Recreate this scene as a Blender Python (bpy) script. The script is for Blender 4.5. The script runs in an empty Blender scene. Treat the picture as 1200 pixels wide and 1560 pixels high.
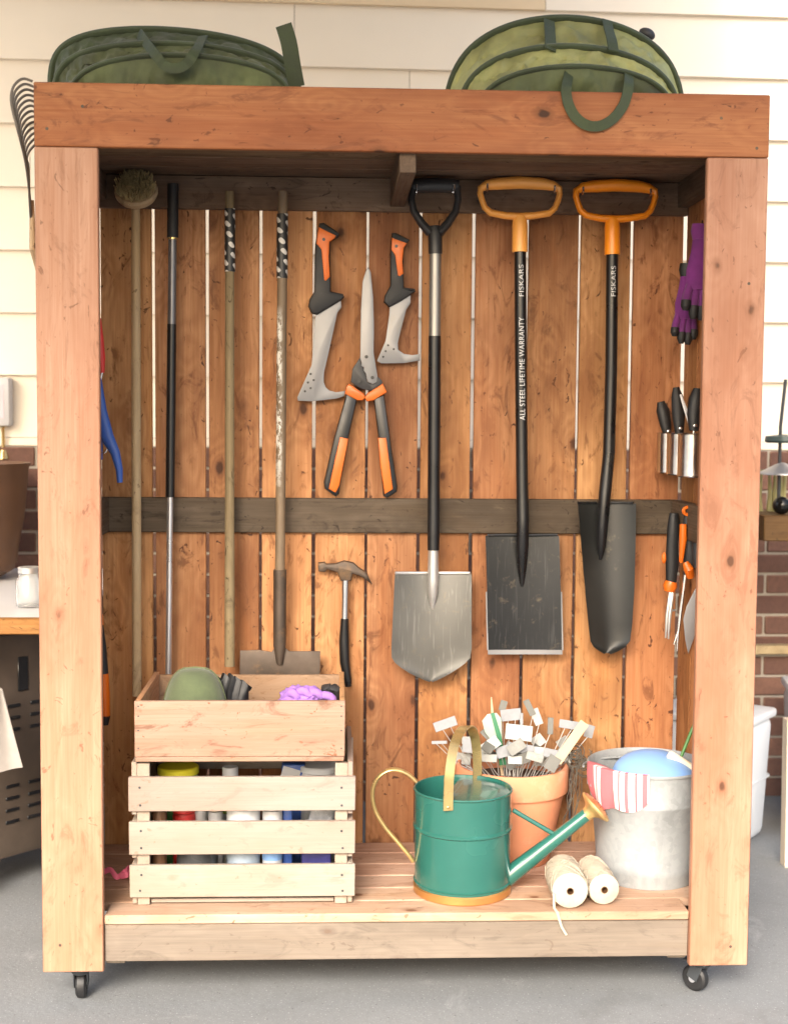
import bpy, bmesh, math, random
from mathutils import Vector, Matrix, noise as mnoise
random.seed(11)
PI = math.pi
S = bpy.context.scene
COL = S.collection

# ------------------------------------------------------------------ camera
CF = 2099.96                                   # focal length in photo pixels (1200 x 1560)
CP = Vector((-0.1597, -3.1411, 1.3791))
RX, RY, RZ = -0.0702, -0.0077, -0.0444
CR = Matrix.Rotation(RZ, 3, 'Z') @ Matrix.Rotation(RX, 3, 'X') @ Matrix.Rotation(RY, 3, 'Y')
cam = bpy.data.cameras.new('camera')
cam.sensor_fit = 'VERTICAL'; cam.sensor_height = 24; cam.sensor_width = 24
cam.lens = 24 * CF / 1560; cam.clip_start = 0.05; cam.clip_end = 500
cam.dof.use_dof = True; cam.dof.focus_distance = 3.4; cam.dof.aperture_fstop = 2.0
co = bpy.data.objects.new('camera', cam); COL.objects.link(co)
r, f, u = CR.col[0], CR.col[1], CR.col[2]
co.matrix_world = Matrix(((r.x, u.x, -f.x, CP.x), (r.y, u.y, -f.y, CP.y), (r.z, u.z, -f.z, CP.z), (0, 0, 0, 1)))
S.camera = co

# ------------------------------------------------------------------ sky, sun, exposure
SUN_EL, SUN_AZ = math.radians(33), math.radians(196)     # azimuth from +Y towards +X
W = bpy.data.worlds.new('World'); S.world = W; W.use_nodes = True
nt = W.node_tree; nt.nodes.clear()
sky = nt.nodes.new('ShaderNodeTexSky'); sky.sky_type = 'NISHITA'; sky.sun_disc = False
sky.sun_elevation = SUN_EL; sky.sun_rotation = SUN_AZ
sky.air_density = 1.0; sky.dust_density = 6.0; sky.ozone_density = 0.6
bg = nt.nodes.new('ShaderNodeBackground'); bg.inputs[1].default_value = 0.15
wo = nt.nodes.new('ShaderNodeOutputWorld')
nt.links.new(sky.outputs[0], bg.inputs[0]); nt.links.new(bg.outputs[0], wo.inputs[0])
sl = bpy.data.lights.new('sun', 'SUN'); sl.energy = 1.5; sl.angle = math.radians(22); sl.color = (1, .985, .96)
so = bpy.data.objects.new('sun', sl); COL.objects.link(so)
sd = Vector((math.sin(SUN_AZ) * math.cos(SUN_EL), math.cos(SUN_AZ) * math.cos(SUN_EL), math.sin(SUN_EL)))
so.rotation_euler = sd.to_track_quat('Z', 'Y').to_euler(); so.location = (0, -4, 6)
S.view_settings.view_transform = 'Standard'; S.view_settings.look = 'None'
S.view_settings.exposure = 1.72; S.view_settings.gamma = 1

# ------------------------------------------------------------------ where a photo point lies in the place
def ray(px, py): return CR @ Vector(((px - 600) / CF, 1.0, (780 - py) / CF))
def at(px, py, Y):
    d = ray(px, py); return CP + d * ((Y - CP.y) / d.y)
def atz(px, py, z):
    d = ray(px, py); return CP + d * ((z - CP.z) / d.z)
def xz(pts, Y): return [(at(a, b, Y).x, at(a, b, Y).z) for a, b in pts]
def zoom(pts, ox, oy, k): return [(ox + a / k, oy + b / k) for a, b in pts]

# ------------------------------------------------------------------ mesh builder
class MB:
    def __init__(s): s.b = bmesh.new()
    def box(s, c, d, bev=0.0, rot=None, seg=1):
        r = bmesh.ops.create_cube(s.b, size=1.0); vs = r['verts']
        for v in vs: v.co = Vector((v.co.x * d[0], v.co.y * d[1], v.co.z * d[2]))
        if bev:
            es = list({e for v in vs for e in v.link_edges})
            g = bmesh.ops.bevel(s.b, geom=es, offset=bev, segments=seg, profile=.5, affect='EDGES')
            vs = list({v for fc in g['faces'] for v in fc.verts} | {v for v in vs if v.is_valid})
        for v in vs:
            p = v.co
            if rot is not None: p = rot @ p
            v.co = p + Vector(c)
        return vs
    def span(s, a, b, bev=0.0):
        return s.box([(a[i] + b[i]) / 2 for i in range(3)], [abs(b[i] - a[i]) for i in range(3)], bev)
    def sweep(s, pts, ra, rb=None, ref=None, seg=12, closed=False, square=False, cap=True):
        pts = [Vector(p) for p in pts]; n = len(pts)
        A = ra if isinstance(ra, (list, tuple)) else [ra] * n
        B = A if rb is None else (rb if isinstance(rb, (list, tuple)) else [rb] * n)
        rings = []; side = None
        for i in range(n):
            if closed: t = pts[(i + 1) % n] - pts[i - 1]
            else: t = pts[min(i + 1, n - 1)] - pts[max(i - 1, 0)]
            if t.length < 1e-9: t = Vector((0, 0, 1))
            t.normalize()
            if ref is not None:
                x = Vector(ref) - t * t.dot(Vector(ref))
            elif side is None:
                x = t.orthogonal()
            else: x = side - t * t.dot(side)
            if x.length < 1e-6: x = t.orthogonal()
            x.normalize(); side = x; y = t.cross(x)
            ring = []
            if square:
                for (a, b) in ((1, 1), (-1, 1), (-1, -1), (1, -1)):
                    ring.append(s.b.verts.new(pts[i] + x * A[i] * a + y * B[i] * b))
            else:
                for k in range(seg):
                    w = 2 * PI * k / seg
                    ring.append(s.b.verts.new(pts[i] + x * A[i] * math.cos(w) + y * B[i] * math.sin(w)))
            rings.append(ring)
        m = len(rings[0])
        for i in range(n if closed else n - 1):
            a, b = rings[i], rings[(i + 1) % n]
            for k in range(m):
                s.b.faces.new((a[k], a[(k + 1) % m], b[(k + 1) % m], b[k]))
        if cap and not closed:
            s.b.faces.new(rings[0][::-1]); s.b.faces.new(rings[-1])
        return [v for r_ in rings for v in r_]
    def lathe(s, prof, c=(0, 0, 0), seg=40, M=None, cap0=True, cap1=True, a0=0, a1=2 * PI):
        full = abs(a1 - a0 - 2 * PI) < 1e-6; n = seg if full else seg + 1
        rings = []
        for (rr, z) in prof:
            ring = []
            for k in range(n):
                w = a0 + (a1 - a0) * k / seg
                p = Vector((rr * math.cos(w), rr * math.sin(w), z))
                if M is not None: p = M @ p
                ring.append(s.b.verts.new(p + Vector(c)))
            rings.append(ring)
        for i in range(len(rings) - 1):
            for k in range(seg):
                q = (k + 1) % n
                s.b.faces.new((rings[i][k], rings[i][q], rings[i + 1][q], rings[i + 1][k]))
        if full and cap0: s.b.faces.new(rings[0][::-1])
        if full and cap1: s.b.faces.new(rings[-1])
        return [v for r_ in rings for v in r_]
    def prism(s, pts, y, th, bev=0.0):
        """outline in x,z given thickness along y, edges rounded over by bev"""
        n = len(pts); P = [Vector((a, b)) for a, b in pts]
        ar = sum(P[i].x * P[(i + 1) % n].y - P[(i + 1) % n].x * P[i].y for i in range(n))
        if ar < 0: P.reverse()
        def inset(d):
            out = []
            for i in range(n):
                e1 = (P[i] - P[i - 1]).normalized(); e2 = (P[(i + 1) % n] - P[i]).normalized()
                n1 = Vector((-e1.y, e1.x)); n2 = Vector((-e2.y, e2.x)); m = n1 + n2
                m = n1 if m.length < 1e-4 else m / max(.5, m.dot(n1))
                out.append(P[i] + m * d)
            return out
        h = th / 2
        lay = [(0, -h), (0, h)] if not bev else [(bev, -h), (bev * .3, -h + bev * .3), (0, -h + bev), (0, h - bev), (bev * .3, h - bev * .3), (bev, h)]
        rings = [[s.b.verts.new((q.x, y + dy, q.y)) for q in inset(d)] for d, dy in lay]
        for a, b in zip(rings, rings[1:]):
            for k in range(n): s.b.faces.new((a[k], a[(k + 1) % n], b[(k + 1) % n], b[k]))
        s.b.faces.new(rings[0][::-1]); s.b.faces.new(rings[-1])
    def plate(s, rows, y, th, dish=0.0, nx=14, lean=0.0, vdish=0.0):
        """curved blade: rows = (z, xl, xr); dish pushes the sides towards -y"""
        g = [[], []]; z0, z1 = rows[0][0], rows[-1][0]
        for side in (0, 1):
            for (z, xl, xr) in rows:
                w = (z0 - z) / (z0 - z1)
                line = []
                for k in range(nx + 1):
                    q = k / nx; e = 2 * q - 1
                    yy = y - dish * e * e * (1 - .35 * w) + lean * w - vdish * math.sin(w * PI) + (th if side else 0)
                    line.append(s.b.verts.new((xl + (xr - xl) * q, yy, z)))
                g[side].append(line)
        R_ = len(rows)
        for i in range(R_ - 1):
            for k in range(nx):
                s.b.faces.new((g[0][i][k], g[0][i + 1][k], g[0][i + 1][k + 1], g[0][i][k + 1]))
                s.b.faces.new((g[1][i][k], g[1][i][k + 1], g[1][i + 1][k + 1], g[1][i + 1][k]))
        bd = [(i, 0) for i in range(R_)] + [(R_ - 1, k) for k in range(1, nx + 1)] + [(i, nx) for i in range(R_ - 2, -1, -1)] + [(0, k) for k in range(nx - 1, 0, -1)]
        for (i, k), (j, l) in zip(bd, bd[1:] + bd[:1]):
            try: s.b.faces.new((g[0][i][k], g[1][i][k], g[1][j][l], g[0][j][l]))
            except ValueError: pass
    def surf(s, fn, nu, nv, th=0.0):
        g = [[s.b.verts.new(fn(i / nu, j / nv)) for i in range(nu + 1)] for j in range(nv + 1)]
        fs = [s.b.faces.new((g[j][i], g[j][i + 1], g[j + 1][i + 1], g[j + 1][i])) for j in range(nv) for i in range(nu)]
        if th:
            bmesh.ops.recalc_face_normals(s.b, faces=fs)
            bmesh.ops.solidify(s.b, geom=fs, thickness=th)
    def ball(s, c, d, M=None, u_=20, v_=12):
        r_ = bmesh.ops.create_uvsphere(s.b, u_segments=u_, v_segments=v_, radius=.5)
        for v in r_['verts']:
            p = Vector((v.co.x * d[0], v.co.y * d[1], v.co.z * d[2]))
            if M is not None: p = M @ p
            v.co = p + Vector(c)
        return r_['verts']

def smooth(pts, n=6):
    P = [Vector(p) for p in pts]; out = []
    for i in range(len(P) - 1):
        a, b, c, d = P[max(i - 1, 0)], P[i], P[i + 1], P[min(i + 2, len(P) - 1)]
        for k in range(n):
            t = k / n
            out.append(.5 * ((2 * b) + (c - a) * t + (2 * a - 5 * b + 4 * c - d) * t * t + (3 * b - a - 3 * c + d) * t ** 3))
    out.append(P[-1]); return out
ORG = {}
def link(o): COL.objects.link(o); return o
def build(mb, name, m, parent=None, org=None, angle=38, label=None, jitter=0.0, proto=False):
    me = bpy.data.meshes.new(name)
    if jitter:
        for v in mb.b.verts: v.co += Vector((random.uniform(-1, 1), random.uniform(-1, 1), random.uniform(-1, 1))) * jitter
    bmesh.ops.recalc_face_normals(mb.b, faces=mb.b.faces[:])
    if proto: O = Vector()
    elif parent is not None: O = ORG[parent.name]
    elif org is not None: O = Vector(org)
    else:
        xs = [v.co for v in mb.b.verts]
        O = Vector(((min(v.x for v in xs) + max(v.x for v in xs)) / 2, (min(v.y for v in xs) + max(v.y for v in xs)) / 2, min(v.z for v in xs)))
    bmesh.ops.translate(mb.b, verts=mb.b.verts[:], vec=-O)
    mb.b.to_mesh(me); mb.b.free()
    for p in me.polygons: p.use_smooth = True
    me.set_sharp_from_angle(angle=math.radians(angle))
    me.materials.append(m)
    o = link(bpy.data.objects.new(name, me))
    if parent is not None: o.parent = parent
    else: o.location = O
    ORG[o.name] = O
    if label: o['label'] = label
    return o
def thing(name, label, cat, loc, group=None):
    o = link(bpy.data.objects.new(name, None)); o.location = loc; o.empty_display_size = .05
    o['label'] = label; o['category'] = cat
    if group: o['group'] = group
    ORG[o.name] = Vector(loc); return o
def tag(o, label, cat, group=None):
    o['label'] = label; o['category'] = cat
    if group: o['group'] = group
    return o
def piece(src, loc, parent, rot=(0, 0, 0), scale=(1, 1, 1)):
    """a copy sharing src's mesh; loc is where its local origin goes in the place"""
    c = src.copy(); link(c); c.parent = parent
    c.location = Vector(loc) - (ORG[parent.name] if parent is not None else Vector()); c.rotation_euler = rot; c.scale = scale
    return c

# ------------------------------------------------------------------ materials
def nodes(name):
    m = bpy.data.materials.new(name); m.use_nodes = True
    t = m.node_tree; b = t.nodes['Principled BSDF']; return m, t, b
def N(t, kind, **k):
    n = t.nodes.new(kind)
    for a, v in k.items(): setattr(n, a, v)
    return n
def math_(t, op, a, b=None, c=None, clamp=False):
    n = N(t, 'ShaderNodeMath', operation=op, use_clamp=clamp)
    for i, v in enumerate((a, b, c)):
        if v is None: continue
        if isinstance(v, (int, float)): n.inputs[i].default_value = v
        else: t.links.new(v, n.inputs[i])
    return n.outputs[0]
def mixc(t, fac, a, b, mode='MIX'):
    n = N(t, 'ShaderNodeMix', data_type='RGBA', blend_type=mode)
    for i, v in ((0, fac), (6, a), (7, b)):
        if isinstance(v, (int, float)): n.inputs[i].default_value = v
        elif isinstance(v, tuple): n.inputs[i].default_value = (*v, 1)
        else: t.links.new(v, n.inputs[i])
    return n.outputs[2]
def maprange(t, v, a, b, c=0.0, d=1.0, smooth=False):
    n = N(t, 'ShaderNodeMapRange', interpolation_type='SMOOTHSTEP' if smooth else 'LINEAR')
    t.links.new(v, n.inputs[0])
    for i, q in ((1, a), (2, b), (3, c), (4, d)): n.inputs[i].default_value = q
    return n.outputs[0]
def coords(t, scale, rnd=True, island=False):
    tc = N(t, 'ShaderNodeTexCoord'); out = tc.outputs['Object']
    if rnd:
        oi = N(t, 'ShaderNodeObjectInfo'); cb = N(t, 'ShaderNodeCombineXYZ')
        for i, k in enumerate((37.1, 91.7, 53.3)): t.links.new(math_(t, 'MULTIPLY', oi.outputs['Random'], k), cb.inputs[i])
        ad = N(t, 'ShaderNodeVectorMath', operation='ADD'); t.links.new(out, ad.inputs[0]); t.links.new(cb.outputs[0], ad.inputs[1]); out = ad.outputs[0]
    mu = N(t, 'ShaderNodeVectorMath', operation='MULTIPLY'); t.links.new(out, mu.inputs[0]); mu.inputs[1].default_value = scale
    return mu.outputs[0]
def noise(t, vec, scale=1.0, detail=3.0, rough=.55, dist=0.0):
    n = N(t, 'ShaderNodeTexNoise'); t.links.new(vec, n.inputs['Vector'])
    n.inputs['Scale'].default_value = scale; n.inputs['Detail'].default_value = detail
    n.inputs['Roughness'].default_value = rough; n.inputs['Distortion'].default_value = dist
    return n.outputs['Fac']
def bump(t, b, h, strength=.2, dist=.002):
    n = N(t, 'ShaderNodeBump'); n.inputs['Strength'].default_value = strength; n.inputs['Distance'].default_value = dist
    t.links.new(h, n.inputs['Height']); t.links.new(n.outputs[0], b.inputs['Normal'])

def plain(name, col, rough=.5, metal=0.0, var=.12, scale=40, bmp=.1, tint=None, blotch=.0, spec=.5, coat=0.0, sheen=0.0, scratch=None, spangle=None):
    m, t, b = nodes(name)
    v = coords(t, (1, 1, 1))
    n1 = noise(t, v, scale, 4, .6); n2 = noise(t, v, scale * .16, 3, .6)
    dark = tuple(c * (1 - var * 1.6) for c in col); lite = tuple(min(1, c * (1 + var)) for c in col)
    c = mixc(t, maprange(t, n2, .3, .7), dark, lite)
    c = mixc(t, maprange(t, n1, .35, .75, 0, .35), c, dark)
    if tint: c = mixc(t, maprange(t, noise(t, v, scale * .35, 5, .7), .55 - blotch, .75, 0, .9, True), c, tint)
    if spangle:
        vo = N(t, 'ShaderNodeTexVoronoi', feature='F1'); t.links.new(v, vo.inputs['Vector']); vo.inputs['Scale'].default_value = 75
        sx = N(t, 'ShaderNodeSeparateColor'); t.links.new(vo.outputs['Color'], sx.inputs[0])
        c = mixc(t, maprange(t, sx.outputs[0], 0, 1, 0, .65), c, spangle)
        wet = noise(t, coords(t, (14, 14, 5)), 1, 5, .7, 1.0)
        c = mixc(t, maprange(t, wet, .5, .70, 0, .35, True), c, tuple(q * .72 for q in col))
    if scratch:
        for ax_ in ((190, 190, 9),):
            k_ = noise(t, coords(t, ax_), 1, 2, .5, .4)
            c = mixc(t, maprange(t, k_, .58, .74, 0, .4), c, scratch)
        k_ = noise(t, coords(t, (30, 30, 30)), 1, 6, .75, .5)
        c = mixc(t, maprange(t, k_, .58, .70, 0, .35), c, (.20, .155, .10))
    t.links.new(c, b.inputs['Base Color'])
    t.links.new(maprange(t, n2, .3, .7, max(.02, rough - .08), min(1, rough + .1)), b.inputs['Roughness'])
    b.inputs['Metallic'].default_value = metal; b.inputs['Specular IOR Level'].default_value = spec
    b.inputs['Coat Weight'].default_value = coat; b.inputs['Sheen Weight'].default_value = sheen
    if bmp: bump(t, b, n1, bmp, .002)
    return m

def wood(name, light, mid, dark, knot, axis='Z', knots=1.0, rough=.55, vary=.2, streak=.5, huev=.012, seam=0.0):
    """boards: broad bands along the grain, fine fibres, knots that bend the grain round them"""
    m, t, b = nodes(name)
    def sc(al, ac): return tuple(al if 'XYZ'[i] == axis else ac for i in range(3))
    vk = coords(t, sc(5.2, 8.5))
    wob = noise(t, coords(t, sc(22.0, 34.0)), 1, 3)
    kv = N(t, 'ShaderNodeTexVoronoi', feature='F1'); t.links.new(vk, kv.inputs['Vector']); kv.inputs['Scale'].default_value = 1
    d = math_(t, 'ADD', kv.outputs['Distance'], math_(t, 'MULTIPLY', math_(t, 'SUBTRACT', wob, .5), .12))
    infl = math_(t, 'POWER', math_(t, 'SUBTRACT', 1.0, math_(t, 'MULTIPLY', d, 1.5, clamp=True), clamp=True), 2.0)
    broad = noise(t, coords(t, sc(.55, 7.0)), 1, 4, .55, .6)
    blot = noise(t, coords(t, sc(1.6, 4.0)), 1, 4, .6)
    fine = noise(t, coords(t, sc(5.0, 190.0)), 1, 3, .6)
    band = math_(t, 'ADD', math_(t, 'MULTIPLY', broad, 5.0), math_(t, 'MULTIPLY', infl, 3.6 * min(1, knots)))
    ring = math_(t, 'PINGPONG', math_(t, 'MULTIPLY', band, 2.6), 1.0)
    c = mixc(t, maprange(t, broad, .32, .68, 0, 1, True), mid, light)
    c = mixc(t, maprange(t, blot, .42, .70, 0, .55 + .5 * streak, True), c, dark)
    smud = noise(t, coords(t, sc(6.0, 17.0)), 1, 5, .7, 1.6)
    c = mixc(t, maprange(t, smud, .53, .68, 0, streak * 1.15, True), c, tuple(q * .55 for q in dark))
    c = mixc(t, maprange(t, smud, .43, .26, 0, streak * .6, True), c, tuple(min(1, q * 1.2) for q in light))
    scar = noise(t, coords(t, sc(15.0, 24.0)), 1, 3, .6, 2.4)
    c = mixc(t, maprange(t, scar, .645, .70, 0, streak * 1.5, True), c, tuple(q * .8 for q in knot))
    warm = noise(t, coords(t, sc(2.2, 9.0)), 1, 3, .6, .8)
    c = mixc(t, maprange(t, warm, .5, .72, 0, .55 * streak, True), c, (mid[0] * 1.02, mid[1] * .80, mid[2] * .55))
    c = mixc(t, maprange(t, ring, .15, .95, streak * .45, 0), c, dark)
    c = mixc(t, maprange(t, fine, .35, .7, .0, .38), c, dark)
    oi = N(t, 'ShaderNodeObjectInfo')
    wn = N(t, 'ShaderNodeTexWhiteNoise', noise_dimensions='1D'); t.links.new(math_(t, 'MULTIPLY', oi.outputs['Random'], 713.0), wn.inputs['W'])
    hs = N(t, 'ShaderNodeHueSaturation'); t.links.new(c, hs.inputs['Color'])
    t.links.new(maprange(t, oi.outputs['Random'], 0, 1, .5 - huev, .5 + huev), hs.inputs['Hue'])
    t.links.new(maprange(t, wn.outputs['Value'], 0, 1, 1 - vary, 1 + vary), hs.inputs['Value'])
    hs.inputs['Saturation'].default_value = 1
    c = hs.outputs['Color']
    if knots:
        halo = maprange(t, d, .20 * knots, .07 * knots, 0, .55, True)
        c = mixc(t, halo, c, tuple((a * 2 + k) / 3 for a, k in zip(dark, knot)))
        c = mixc(t, maprange(t, d, .10 * knots, .05 * knots, 0, .9, True), c, knot)
    t.links.new(c, b.inputs['Base Color'])
    t.links.new(maprange(t, fine, .3, .7, rough - .1, rough + .12), b.inputs['Roughness'])
    b.inputs['Specular IOR Level'].default_value = .25
    bump(t, b, math_(t, 'ADD', fine, math_(t, 'MULTIPLY', ring, .25)), .35, .0015)
    return m

CED = dict(light=(.52, .272, .124), mid=(.405, .186, .074), dark=(.19, .068, .023), knot=(.05, .018, .008))
M = {}
M['cedar_x'] = wood('cedar_x', (.355, .166, .058), (.295, .120, .037), (.175, .060, .018), (.035, .014, .007), 'X', .9, .55, .03, .46)
M['cedar_z'] = wood('cedar_z', (.42, .238, .156), (.358, .182, .112), (.25, .108, .056), (.075, .032, .016), 'Z', .85, .5, .02, .38, huev=.003)
M['fence'] = wood('fence', **CED, axis='Z', knots=1.15, rough=.62, vary=.22, streak=.62, huev=.006)
M['shelfwood'] = wood('shelfwood', (.52, .37, .28), (.46, .305, .22), (.32, .18, .115), (.14, .06, .03), 'X', .75, .55, .10, .5)
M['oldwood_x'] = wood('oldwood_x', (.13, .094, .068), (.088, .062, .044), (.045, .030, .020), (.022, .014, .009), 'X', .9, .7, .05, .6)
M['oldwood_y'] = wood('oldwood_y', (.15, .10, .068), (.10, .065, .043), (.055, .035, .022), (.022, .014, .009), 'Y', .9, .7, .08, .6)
M['oldwood_lifted_x'] = wood('oldwood_lifted_x', (.21, .145, .095), (.145, .096, .06), (.075, .047, .028), (.03, .018, .011), 'X', .9, .7, .05, .6)  # old wood with a lighter colour, to lift the shaded cabinet top
M['skirt'] = wood('skirt', (.215, .172, .138), (.178, .138, .108), (.115, .09, .072), (.13, .09, .065), 'X', .7, .65, .03, .35)
M['pine'] = wood('pine', (.305, .262, .225), (.288, .242, .202), (.245, .178, .136), (.22, .11, .05), 'X', .55, .55, .05, .30)
M['pine_y'] = wood('pine_y', (.32, .27, .225), (.30, .24, .19), (.25, .18, .135), (.22, .11, .05), 'Y', .5, .55, .05, .30)
M['boxwood'] = wood('boxwood', (.325, .222, .162), (.295, .188, .128), (.225, .12, .072), (.22, .09, .04), 'X', .0, .55, .05, .75)
M['boxwood_y'] = wood('boxwood_y', (.62, .37, .23), (.56, .31, .18), (.42, .20, .10), (.2, .09, .04), 'Y', .0, .55, .05, .6)
M['handlewood'] = wood('handlewood', (.54, .40, .26), (.46, .33, .20), (.33, .22, .13), (.10, .06, .03), 'Z', .0, .6, .05, .5)
M['greywood'] = wood('greywood', (.27, .20, .12), (.21, .15, .085), (.13, .088, .05), (.06, .04, .02), 'Z', .3, .7, .05, .6)
M['black'] = plain('black', (.008, .008, .009), .32, var=.2, scale=60, bmp=.05)
M['blackmatte'] = plain('blackmatte', (.011, .011, .012), .55, var=.25, scale=90, bmp=.15)
M['charcoal'] = plain('charcoal', (.026, .026, .028), .5, var=.15, scale=60, bmp=.1)
M['orange'] = plain('orange', (.66, .135, .008), .38, var=.05, scale=30, bmp=.03)
M['orange_y'] = plain('orange_y', (.90, .40, .085), .33, var=.05, scale=30, bmp=.03)
M['orange_d'] = plain('orange_d', (.92, .29, .015), .33, var=.05, scale=30, bmp=.03)
M['steel'] = plain('steel', (.60, .59, .57), .36, .75, var=.1, scale=35, bmp=.06, tint=(.42, .40, .37), blotch=.1)
M['bladesteel'] = plain('bladesteel', (.23, .23, .235), .42, .35, var=.08, scale=25, bmp=.04, tint=(.24, .23, .21), blotch=-.02)
M['shovelsteel'] = plain('shovelsteel', (.125, .122, .112), .48, .55, var=.12, scale=22, bmp=.08, tint=(.17, .135, .09), blotch=-.04, scratch=(.26, .255, .24))
M['alloy'] = plain('alloy', (.30, .29, .27), .4, .7, var=.05, scale=50, bmp=.04)
M['poleGrey'] = plain('pole_grey', (.17, .17, .18), .35, .6, var=.08)
M['poleSilver'] = plain('pole_silver', (.62, .63, .66), .3, .85, var=.06)
M['bladeblack'] = plain('bladeblack', (.014, .015, .016), .34, .25, var=.3, scale=16, bmp=.06, tint=(.05, .05, .048), blotch=-.02, scratch=(.07, .07, .07))
M['dirtyblack'] = plain('dirtyblack', (.022, .023, .022), .4, .1, var=.3, scale=20, bmp=.15, tint=(.16, .135, .095), blotch=-.075)
M['rust'] = plain('rust', (.10, .075, .057), .55, .5, var=.3, scale=40, bmp=.25, tint=(.20, .12, .06), blotch=.02)
M['chrome'] = plain('chrome', (.62, .62, .63), .2, .95, var=.05, bmp=.02)
M['cupsteel'] = plain('cupsteel', (.80, .77, .74), .16, 1.0, var=.03, scale=80, bmp=.01)
M['green_can'] = plain('green_can', (.018, .105, .084), .25, 0, var=.10, scale=26, bmp=.03, coat=.5, tint=(.10, .17, .15), blotch=-.09)
M['brass'] = plain('brass', (.66, .47, .20), .28, .75, var=.2, scale=25, bmp=.06, tint=(.33, .20, .08), blotch=.03)
M['copper'] = plain('copper', (.58, .30, .10), .32, .8, var=.15, scale=25, bmp=.05)
M['terracotta'] = plain('terracotta', (.62, .25, .13), .8, var=.1, scale=25, bmp=.2, tint=(.66, .36, .24), blotch=.04)
M['galv'] = plain('galv', (.275, .295, .305), .5, .25, var=.16, scale=30, bmp=.08, tint=(.32, .335, .345), blotch=.06, spangle=(.34, .36, .37))
M['twine'] = plain('twine', (.44, .38, .295), .9, var=.14, scale=120, bmp=.5)
M['twine_d'] = plain('twine_d', (.10, .085, .065), .9, var=.3, scale=120, bmp=.3)
M['wiregrey'] = plain('wiregrey', (.40, .39, .37), .5, .6, var=.1)
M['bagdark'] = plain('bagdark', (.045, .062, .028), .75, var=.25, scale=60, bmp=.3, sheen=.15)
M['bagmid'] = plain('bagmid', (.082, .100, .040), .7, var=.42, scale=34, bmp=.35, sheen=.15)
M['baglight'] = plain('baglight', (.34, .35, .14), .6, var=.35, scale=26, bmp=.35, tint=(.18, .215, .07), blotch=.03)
M['strap'] = plain('strap', (.042, .058, .024), .7, var=.18, scale=200, bmp=.4)
M['capgreen'] = plain('capgreen', (.082, .104, .050), .9, var=.15, scale=140, bmp=.4, sheen=.2)
M['purple'] = plain('purple', (.16, .020, .17), .8, var=.25, scale=60, bmp=.4, sheen=.2)
M['lilac'] = plain('lilac', (.30, .15, .47), .8, var=.2, scale=60, bmp=.4)
M['blue'] = plain('blue', (.035, .10, .38), .42, var=.1)
M['skyblue'] = plain('skyblue', (.20, .37, .70), .42, var=.05, scale=12, bmp=.03)
M['red'] = plain('red', (.62, .035, .03), .42, var=.1)
M['pink'] = plain('pink', (.75, .16, .27), .6, var=.1)
M['white'] = plain('white', (.55, .55, .56), .45, var=.04, scale=20, bmp=.03)
M['whitebin'] = plain('whitebin', (.62, .64, .66), .5, var=.05, scale=12, bmp=.03)
M['cream'] = plain('cream', (.66, .56, .43), .6, var=.06, scale=20, bmp=.06)
M['yellow'] = plain('yellow', (.75, .66, .03), .4, var=.05)
M['lime'] = plain('lime', (.27, .42, .07), .45, var=.08)
M['leafgreen'] = plain('leafgreen', (.05, .17, .04), .5, var=.1)
M['tinblack'] = plain('tinblack', (.06, .062, .064), .3, .2, var=.1)
M['tagwhite'] = plain('tagwhite', (.215, .225, .24), .5, var=.12, scale=150, bmp=.04, tint=(.17, .18, .20), blotch=-.03)
M['taggrey'] = plain('taggrey', (.30, .305, .29), .5, .35, var=.2, scale=60, bmp=.1, tint=(.42, .42, .40), blotch=.05)
M['tagdark'] = plain('tagdark', (.12, .12, .11), .5, .3, var=.2, scale=60, bmp=.1)
M['tagpale'] = plain('tagpale', (.32, .39, .33), .5, var=.1, scale=40, bmp=.05)
M['taggreen'] = plain('taggreen', (.03, .16, .075), .45, var=.1)
M['tagwood'] = plain('tagwood', (.50, .37, .24), .7, var=.1, scale=60, bmp=.15)
M['brownbin'] = plain('brownbin', (.075, .056, .042), .55, var=.15, scale=50, bmp=.2)
M['leather'] = plain('leather', (.12, .06, .03), .4, var=.3, scale=10, bmp=.1)
M['cloth'] = plain('cloth', (.32, .30, .28), .9, var=.1, scale=60, bmp=.4)
M['table_white'] = plain('table_white', (.72, .70, .68), .4, var=.06, scale=10, bmp=.04)
M['iron'] = plain('iron', (.05, .056, .062), .45, .4, var=.15)
M['teal'] = plain('teal', (.055, .085, .085), .4, .2, var=.15)
M['ironlight'] = plain('ironlight', (.36, .37, .40), .35, .6, var=.1)
M['ballblack'] = plain('ballblack', (.02, .02, .02), .08, .6, var=.1, bmp=0)
M['bamboo'] = plain('bamboo', (.34, .31, .13), .6, var=.2, scale=40, bmp=.2)
M['planterwood'] = wood('planterwood', (.17, .09, .035), (.13, .065, .025), (.08, .035, .014), (.03, .015, .007), 'X', .6, .6, .1, .5)
M['tan_plank'] = wood('tan_plank', (.50, .38, .24), (.44, .32, .19), (.32, .22, .12), (.15, .09, .05), 'Y', .5, .6, .05, .4)
M['mortar'] = plain('mortar', (.40, .36, .30), .9, var=.12, scale=60, bmp=.4)
M['rakesteel'] = plain('rakesteel', (.15, .13, .11), .45, .6, var=.2)
M['siding_tan'] = plain('siding_tan', (.74, .58, .38), .5, var=.05, scale=9, bmp=.05)
M['paint_cream'] = plain('paint_cream', (.83, .745, .62), .5, var=.03, scale=9, bmp=.05)

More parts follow.
